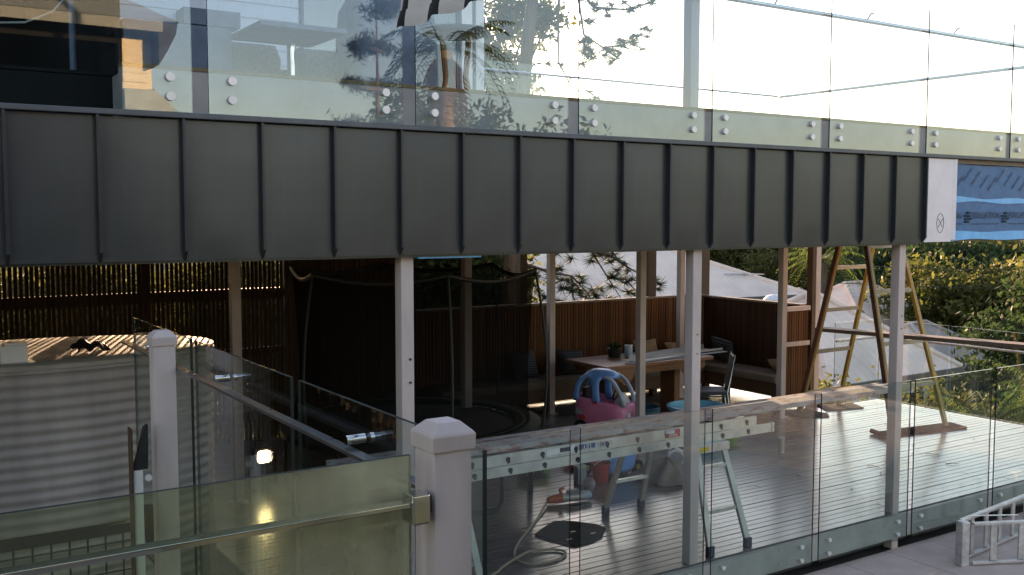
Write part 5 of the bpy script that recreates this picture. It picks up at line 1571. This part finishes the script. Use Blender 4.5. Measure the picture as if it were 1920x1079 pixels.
ev = [(-5.4, -2.6, 5.28), (3.64, -2.6, 5.28), (3.9, -9.4, 5.28), (-5.4, -9.4, 5.28)]
rd = [(-2.2, -6.0, 7.3), (0.6, -6.0, 7.3)]
mb.add(ev + rd, [(0, 1, 5, 4), (1, 2, 5), (2, 3, 4, 5), (3, 0, 4), (3, 2, 1, 0)])
O('roof', mb, 'roof_cream', nh)
O('eave_end', MB().prism([(3.37, 5.26), (3.62, 5.26), (3.60, 5.12), (3.50, 4.92), (3.37, 4.70)], 1, -3.05, -2.62), 'foam_mat', nh)


# ------------------------------------------------------------------ trees, palms, shrubs
def palm(name, loc, h, label, nf=16, fl=2.0, dead=0, lean=(0, 0), r=0.16, group=None, mat='frond', trunkmat='palmbark', cat='palm', droop=1.4):
    t = T(name, loc, label, cat, group)
    l = Vector(loc)
    top = l + Vector((lean[0], lean[1], h))
    if h > 0.4:
        mb = MB().tube([l.lerp(top, q) + Vector((0.04 * math.sin(q * 9), 0, 0)) for q in np.linspace(0, 1, 12)], [r * (1.15 - 0.3 * q + 0.05 * (k % 2)) for k, q in enumerate(np.linspace(0, 1, 12))], 10)
        O('trunk', mb, trunkmat, t, smooth=True)
    for k in range(nf):
        a = k * 2.39996 + random.uniform(-.2, .2)
        up = 1 - k / nf
        O('frond', frond_mb(top, a, fl * random.uniform(0.85, 1.1), fl * (0.25 + 0.75 * up), fl * droop * (0.45 + 0.5 * (1 - up)), 20, 0.03 * fl / 1.5, 0.30 * fl / 1.5), mat, t)
    for k in range(dead):
        a = k * 2.39996 + 0.7
        O('dead_frond', frond_mb(top - Vector((0, 0, 0.15)), a, fl * random.uniform(0.12, 0.40), 0.05, fl * random.uniform(0.6, 1.05), 18, 0.045, 0.30), 'frond_dead', t)
    return t
palm('palm_tree', (12.3, -10.9, -0.5), 7.3, 'sunlit palm with a skirt of dead orange fronds, mirrored in the balustrade glass', nf=18, fl=2.2, dead=46, r=0.24)


def pine(name, loc, h, label, r0=0.2, seed=1):
    """layered conifer: whorls of limbs carrying flat needle clumps"""
    rs = random.Random(seed)
    t = T(name, loc, label, 'tree')
    l = Vector(loc)
    O('trunk', MB().tube([l, l + Vector((0.05, 0, h * 0.5)), l + Vector((0, 0.03, h))], [r0, r0 * 0.7, r0 * 0.1], 8), 'bark', t, smooth=True)
    mb = MB()
    blobs = []
    z = h * 0.25
    while z < h:
        reach = 1.15 * (1 - z / h) + 0.30
        for k in range(5):
            a = rs.uniform(0, 6.28)
            e = l + Vector((reach * math.cos(a), reach * math.sin(a), z + 0.15 * reach))
            mb.tube([l + Vector((0, 0, z)), l.lerp(e, 0.55) + Vector((0, 0, z * 0.45 - 0.05)), e], [0.04, 0.03, 0.012], 5)
            blobs.append((e.x, e.y, e.z, 0.34, 0.34, 0.17))
        z += 0.78
    O('limb', mb, 'bark', t)
    leaf_mesh('crown', clump_pts(blobs, len(blobs) * 6, 45, 0.16, 0.2), 0.16, 'needle', aspect=9, parent=t)
    return t
pine('pine_tree', (8.7, -7.2, -0.5), 7.3, 'dark layered conifer behind the camera, mirrored beside the awning', seed=3, r0=0.10)
tree('bushy_tree', (14.3, -13.5, -0.5), [(15.0, -13.5, 4.2, 2.2, 1.8, 1.9), (12.9, -13.4, 4.6, 1.5, 1.5, 1.7), (17.6, -13, 3.8, 2.2, 1.6, 1.6), (10.6, -12.5, 3.4, 1.4, 1.2, 1.3)], 'broad sunlit bushy tree behind the camera, mirrored low in the balustrade glass', 'leaf_olive', leaf=0.22, clumps=150, per=45, rad=0.6)

# the big leafy tree and the pine behind the house
tree('leafy_tree', (10.6, 19.2, -2.4), [(10.3, 18.6, 1.2, 2.2, 1.5, 1.7), (8.2, 19.0, 1.3, 1.7, 1.3, 1.6), (11.3, 18.6, 5.5, 0.9, 1.0, 1.1), (10.6, 18.8, 6.4, 1.1, 1.0, 1.0), (12.2, 18.3, 6.9, 0.8, 0.8, 0.45), (11.6, 18.4, 4.6, 0.55, 0.7, 0.6), (10.2, 18.8, 4.4, 0.8, 0.9, 1.2)], 'tall leafy backlit tree rising behind the back wall beside the house corner', 'leaf_olive', leaf=0.17, clumps=520, per=70, rad=0.34, r0=0.2)
tree('leafy_shrub', (9.3, 16.4, -2.2), [(9.3, 16.2, 0.9, 1.4, 0.9, 1.7), (7.6, 16.5, 1.2, 1.6, 0.9, 1.8), (8.4, 16.6, 2.6, 1.9, 0.9, 1.2)], 'dark leafy shrub behind the trampoline net above the back wall, unseen top added for shade', 'leaf_dark', leaf=0.14, clumps=620, per=60, rad=0.4, r0=0.1, shell=0.2)  # topmost blob added out of view to keep sun off the trampoline

pn_ = T('pine_tree', (9.9, 15.6, -2.2), 'sparse pine reaching needle tufted branches across the pale sky and roof', 'tree')
PT = [(9.9, 15.6, -2.2), (10.0, 15.5, 2.0), (10.25, 15.3, 6.0), (10.7, 15.2, 9.5)]
O('trunk', MB().tube(PT, [0.17, 0.15, 0.12, 0.05], 8), 'bark', pn_, smooth=True)
brs = [[(10.6, 15.2, 8.4), (11.03, 15, 7.9), (11.14, 15, 6.9), (11.27, 15, 6.0), (11.73, 15, 5.83), (12.18, 15, 5.93), (12.55, 15, 6.05), (12.83, 15, 6.29)],
       [(11.14, 15, 6.9), (11.6, 15.1, 6.55), (12.0, 15.1, 6.62), (12.4, 15.0, 6.6), (12.96, 15, 6.86)],
       [(11.27, 15, 6.0), (11.4, 15.1, 5.75), (11.5, 15, 5.6)], [(11.73, 15, 5.83), (11.9, 14.9, 5.7), (12.1, 14.9, 5.62)], [(12.18, 15, 5.93), (12.44, 15, 5.85)],
       [(10.9, 15.2, 7.6), (11.0, 15.4, 6.4), (10.98, 15.4, 5.6), (11.2, 15.3, 5.1), (11.55, 15.1, 4.9)],
       [(10.05, 15.5, 2.6), (10.9, 15.2, 2.5), (11.5, 15, 2.04), (11.89, 15, 1.52), (12.22, 15, 1.1)],
       [(10.0, 15.5, 1.9), (10.64, 15, 1.61), (11.01, 15, 1.55), (11.38, 15, 1.24), (11.6, 15, 0.9)],
       [(11.5, 15, 2.04), (11.9, 15, 1.95), (12.3, 15, 1.75), (12.7, 15.1, 1.6), (13.1, 15.1, 1.3)], [(11.01, 15, 1.55), (11.0, 14.9, 1.2), (11.15, 14.9, 0.95)],
       [(11.89, 15, 1.52), (12.35, 15, 1.45), (12.6, 15, 1.2)]]
for b_ in brs:
    O('branch', MB().tube([Vector(p_) + Vector((random.uniform(-.03, .03), 0, random.uniform(-.03, .03))) for p_ in b_], [0.030 * (1 - 0.75 * i / (len(b_) - 1)) for i in range(len(b_))], 6), 'bark', pn_, smooth=True)
tuft = []
for b_ in brs:
    for i in range(1, len(b_)):
        for q in (0.4, 0.7, 1.0):
            if random.random() < 0.72:
                c = Vector(b_[i - 1]).lerp(Vector(b_[i]), q)
                tuft.append(c + Vector((random.uniform(-.14, .14), random.uniform(-.2, .2), random.uniform(-.12, .12))))
for c in ((11.48, 15, 5.71), (11.73, 15, 5.69), (12.17, 15, 6.02), (12.44, 15, 5.95), (12.7, 15, 6.28), (12.83, 15, 6.14), (11.6, 15, 6.51), (11.97, 15, 6.65), (12.36, 15, 6.59), (12.96, 15, 6.86), (11.47, 15, 6.3), (11.23, 15, 5.5), (11.61, 15, 4.89),
          (10.84, 15.1, 1.7), (10.75, 14.9, 1.35), (10.9, 15.1, 1.05), (11.05, 15, 1.9), (11.3, 15.1, 1.55), (11.45, 14.9, 1.3), (11.3, 15, 1.05), (11.75, 15.1, 1.3), (11.7, 15, 0.95), (12.0, 15, 1.35), (12.2, 15.1, 1.85), (11.2, 15, 2.15), (10.7, 15, 2.0), (11.8, 15, 2.1), (10.65, 15, 0.9), (10.9, 15, 1.5), (10.75, 15, 1.1), (11.2, 15, 1.25), (11.6, 15, 1.2), (11.5, 15, 1.85), (11.95, 15, 1.8), (12.1, 15, 1.65), (12.3, 15, 1.4), (11.85, 15, 1.1), (12.45, 15, 1.2), (13.1, 15, 1.25), (10.6, 15, 1.7), (10.5, 15.1, 1.2)):
    tuft.append(Vector(c))
V, Fc = [], []
for c in tuft:
    big = 0.30 if c.z > 3 else 0.26
    ax = Vector((random.uniform(-1, 1), random.uniform(-1, 1), random.uniform(-0.6, 0.9))).normalized()
    for k in range(80):
        d = (Vector((random.gauss(0, 1), random.gauss(0, 1), random.gauss(0, 1))).normalized() + ax * 0.55).normalized()
        w = d.orthogonal().normalized() * 0.0085
        l_ = big * random.uniform(0.6, 1.1)
        o_ = len(V)
        V += [tuple(c - w), tuple(c + w), tuple(c + d * l_ + Vector((0, 0, -0.05 * l_)))]
        Fc.append((o_, o_ + 1, o_ + 2))
mb = MB()
mb.v, mb.f, mb.m = V, Fc, [0] * len(Fc)
O('needles', mb, 'needle', pn_)

# shrubs glowing through the slat screen
for i, (x, y, z, s_, mt, lab) in enumerate(((-1.6, 15.2, 0.3, 1.5, 'leaf_deep', 'deep green shrub beyond the far left end of the slat screen'), (0.9, 15.0, 0.3, 1.4, 'leaf_olive', 'olive shrub glimpsed through the left part of the slat screen'), (3.0, 15.6, 0.4, 1.3, 'leaf_olive', 'olive backlit shrub glimpsed through the slats above the tank'), (5.2, 15.4, 0.3, 1.5, 'leaf_olive', 'olive shrub glimpsed through the slats right of the dim post'))):
    tree('garden_shrub', (x, y, -2.2), [(x, y, z + 0.7, s_, 0.7, 1.25), (x + 0.5, y + 0.4, z - 0.7, s_ * 1.1, 0.7, 1.2), (x - 0.5, y + 0.3, z + 0.9, s_ * 0.9, 0.6, 1.0)], lab, mt, leaf=0.12, clumps=420, per=60, rad=0.34, r0=0.06, shell=0.1)


# ------------------------------------------------------------------ neighbouring houses down the slope
def hip_house(loc, w, d, wall_h, rise, yaw, label, rmat, ridge=0.45, over=0.5, windows=3, extra=None):
    t = T('neighbour_house', loc, label, 'house')
    mb = MB().box(-w / 2, w / 2, -d / 2, d / 2, -3.0, wall_h)
    rot = Matrix.Translation(Vector(loc)) @ Matrix.Rotation(R(yaw), 4, 'Z')
    O('wall', mb.xf(rot), 'housewall', t)
    a, b = w / 2 + over, d / 2 + over
    r_ = w / 2 * ridge
    z0, z1 = wall_h + 0.02, wall_h + rise
    mb = MB().add([(-a, -b, z0), (a, -b, z0), (a, b, z0), (-a, b, z0), (-r_, 0, z1), (r_, 0, z1)], [(0, 1, 5, 4), (1, 2, 5), (2, 3, 4, 5), (3, 0, 4), (3, 2, 1, 0)])
    rf = O('roof', mb.xf(rot), rmat, t)
    mb = MB()
    for p0, p1 in (((-r_, 0, z1), (r_, 0, z1)), ((a, -b, z0), (r_, 0, z1)), ((a, b, z0), (r_, 0, z1)), ((-a, -b, z0), (-r_, 0, z1)), ((-a, b, z0), (-r_, 0, z1))):
        mb.tube([Vector(p0) + Vector((0, 0, .03)), Vector(p1) + Vector((0, 0, .03))], 0.09, 6)
    O('ridge_cap', mb.xf(rot), rmat, rf)
    mb = MB()
    for p0, p1 in (((-a, -b), (a, -b)), ((a, -b), (a, b)), ((a, b), (-a, b)), ((-a, b), (-a, -b))):
        mb.beam((*p0, z0 - 0.06), (*p1, z0 - 0.06), 0.12, 0.14)
    O('gutter', mb.xf(rot), 'gutter', rf)
    for k in range(windows):
        x = -w / 2 + w * (k + 0.5) / windows
        f_ = O('window', MB().box(x - 0.6, x + 0.6, -d / 2 - 0.04, -d / 2 - 0.01, wall_h - 1.6, wall_h - 0.5).xf(rot), 'board_white', t)
        O('pane', MB().box(x - 0.53, x + 0.53, -d / 2 - 0.055, -d / 2 - 0.041, wall_h - 1.53, wall_h - 0.57).xf(rot), 'window_dark', f_)
    return t, rf, rot
h1, rf1, rt1 = hip_house((25.8, 34.2, -0.62), 15, 9, 0.0, 2.4, -6, 'large pale hip roofed house behind the corner of the slatted walls', 'roof_pale', ridge=0.3)
an = T('antenna', (31.5, 31, -0.7), 'thin television antenna on the eave of the large pale roof', 'antenna')
mb = MB().tube([(31.3, 30.2, -1.0), (31.3, 30.2, 0.28)], 0.03, 6)
O('mast', mb, 'zinc', an)
mb = MB().tube([(30.3, 30.3, 0.26), (32.3, 30.1, 0.2)], 0.022, 5)
for k in range(7):
    x = 30.4 + k * 0.3
    mb.tube([(x, 29.9, 0.25 - k * 0.008), (x, 30.6, 0.25 - k * 0.008)], 0.014, 4)
O('aerial_rods', mb, 'zinc', an)
h2, rf2, rt2 = hip_house((21.9, 18.6, -1.42), 4.7, 4.7, 0.0, 1.95, 2, 'nearer pale roofed house directly beyond the open deck corner', 'roof_pale', ridge=0.06, over=0.45, windows=2)
v = T('roof_vent', (20.9, 19.0, -0.05), 'white round ventilator on the nearer pale roof', 'roof vent')
vz = -0.05
O('neck', MB().lathe([(0.16, 0), (0.16, 0.3)], (20.9, 19.0, vz), 16), 'white', v, smooth=True)
O('head', MB().lathe([(0.16, 0.3), (0.30, 0.34), (0.32, 0.46), (0.22, 0.56), (0, 0.60)], (20.9, 19.0, vz), 16), 'white', v, smooth=True)
hip_house((33.6, 23.4, -2.9), 4.2, 4.2, 0.0, 1.5, 10, 'low grey roofed house right of the front steel post in the distance', 'roof_grey', ridge=0.3, windows=2)
hip_house((36.2, 31.5, -2.75), 6, 6, 0.0, 2.0, 35, 'small gabled grey house between the slatted panel and the palm', 'roof_grey', ridge=0.1, windows=2)
hip_house((43.5, 34.0, -3.0), 6, 6, 0.0, 2.2, 0, 'distant pale house behind the palm and the trestle ladder', 'roof_pale', ridge=0.3, windows=2)

tree('leafy_tree', (12.9, 19.8, -2.6), [(12.6, 19.6, 0.2, 1.0, 0.8, 0.9), (11.9, 19.8, 0.9, 0.8, 0.7, 0.9)], 'small olive tree behind the pine branches before the pale roof', 'leaf_olive', leaf=0.13, clumps=110, per=50, rad=0.3, r0=0.07)
# plants beside the open deck
for i, (x, y, z, h, fl, lab) in enumerate(((14.2, 8.6, -2.4, 1.9, 1.2, 'bright green palm by the deck corner behind the front post'), (15.2, 7.6, -2.5, 2.0, 1.5, 'feathery palm beside the side balustrade'), (14.3, 6.7, -2.4, 1.5, 1.3, 'low palm clump at the right end of the deck'), (16.8, 8.9, -2.7, 2.3, 1.3, 'palm with pale tips beyond the side balustrade'), (16.6, 6.6, -2.6, 2.6, 1.6, 'tall arching palm at the frame edge'))):
    palm('garden_palm', (x, y, z), h, lab, nf=18, fl=fl, r=0.06, group='palms beside the deck', trunkmat='bark', droop=1.1)
for i, (x, y, sx, zt, mt, lab) in enumerate(((13.6, 11.6, 1.3, -0.5, 'leaf_gold', 'sunny green shrub behind the trestle ladder'), (15.4, 10.4, 1.4, -0.7, 'leaf_olive', 'olive shrub below the pale roof edge'), (18.2, 10.0, 1.9, -0.8, 'leaf_deep', 'deep green shrub right of the front post'), (19.0, 8.0, 2.0, -0.6, 'leaf_deep', 'deep green shrub at the right frame edge'))):
    tree('garden_shrub', (x, y, -2.8), [(x, y, zt - 0.3, sx, 1.0, 0.8), (x + 0.5, y - 0.3, zt - 1.1, sx * 1.1, 1.1, 0.9)], lab, mt, leaf=0.13, clumps=110, per=45, rad=0.35, r0=0.06)
palm('palm_tree', (36.5, 30.5, -4), 4.6, 'yellow green palm with a dark trunk rising between the distant roofs', nf=20, fl=2.4, r=0.28, trunkmat='bark', droop=1.3)

# bigger trees on the right and the wooded hillside
tree('dark_tree', (33, 16.2, -4.5), [(33, 16.2, 0.4, 3.4, 2.5, 2.6), (36, 16.5, 1.2, 3.2, 2.5, 3.0), (31, 17.5, -1.8, 2.4, 2.0, 1.6), (35, 15, -2.2, 3.0, 2.0, 1.6)], 'large deep green tree filling the right edge above the plank', 'leaf_deep', leaf=0.22, clumps=420, per=70, rad=0.7, r0=0.28)
tree('weeping_tree', (40.5, 17.5, -5), [(40.5, 17.5, 1.6, 4.0, 3.0, 2.6), (43, 17, 0.2, 3.0, 2.5, 3.4), (38.3, 18.5, 0.4, 2.6, 2.4, 3.0)], 'olive brown weeping tree behind the deep green tree', 'leaf_olive', leaf=0.24, clumps=330, per=70, rad=0.8, r0=0.4)
palm('palm_tree', (31.5, 14.2, -5), 5.6, 'slender palm against the dark trees at the right edge', nf=18, fl=2.2, r=0.2, trunkmat='bark', droop=1.4)
protos = []
for k, mt in enumerate(('leaf_gold', 'leaf_olive', 'leaf_olive', 'leaf_deep')):
    bl = [(random.uniform(-2, 2), random.uniform(-2, 2), random.uniform(3.5, 6.5), random.uniform(2, 3.2), random.uniform(2, 3), random.uniform(1.6, 2.4)) for _ in range(5)]
    protos.append(tree('hillside_tree', (0, 0, 0), bl, ('golden', 'olive', 'brownish olive', 'deep green')[k] + ' rounded tree massed with others on the wooded hillside', mt, leaf=0.36, clumps=130, per=55, rad=0.9, r0=0.25, group='trees massed on the wooded hillside'))
spots = []
for k in range(58):
    ang = R(36 + 34 * ((k * 0.618) % 1.0))
    dist = 46 + 62 * ((k * 0.377) % 1.0)
    spots.append((dist * math.sin(ang), dist * math.cos(ang)))
for k, (x, y) in enumerate(spots):
    src = protos[k % 4]
    z = float(ground_h(np.array(x), np.array(y)))
    if k < 4:
        src.location = (x, y, z - 0.3)
        src.scale = (0.9,) * 3
    else:
        dup(src, loc=(x, y, z - 0.3), rotz=random.uniform(0, 6.28), scale=random.uniform(0.65, 1.0))

for k, (x, y) in enumerate(((-4, 30), (1.5, 33), (6, 31), (10.5, 36), (-9, 34), (15, 40))):
    dup(protos[1 + k % 3], loc=(x, y, -4.3), rotz=k * 1.3, scale=0.72, label='distant rounded tree seen only as a dark shape through the slat screen')

# overhead cables
wr_ = T('overhead_cables', (30, 20, 0.2), 'two thin overhead cables crossing before the dark trees', 'cable')
for dz in (0.0, 0.35):
    pts = []
    for q in np.linspace(0, 1, 17):
        x, y = 30 + 16 * q, 26 - 12 * q
        pts.append((x, y, 0.20 + dz * 2 - 0.5 * 4 * q * (1 - q) * 0.5))
    O('cable', MB().tube(pts, 0.018, 4), 'wire', wr_)
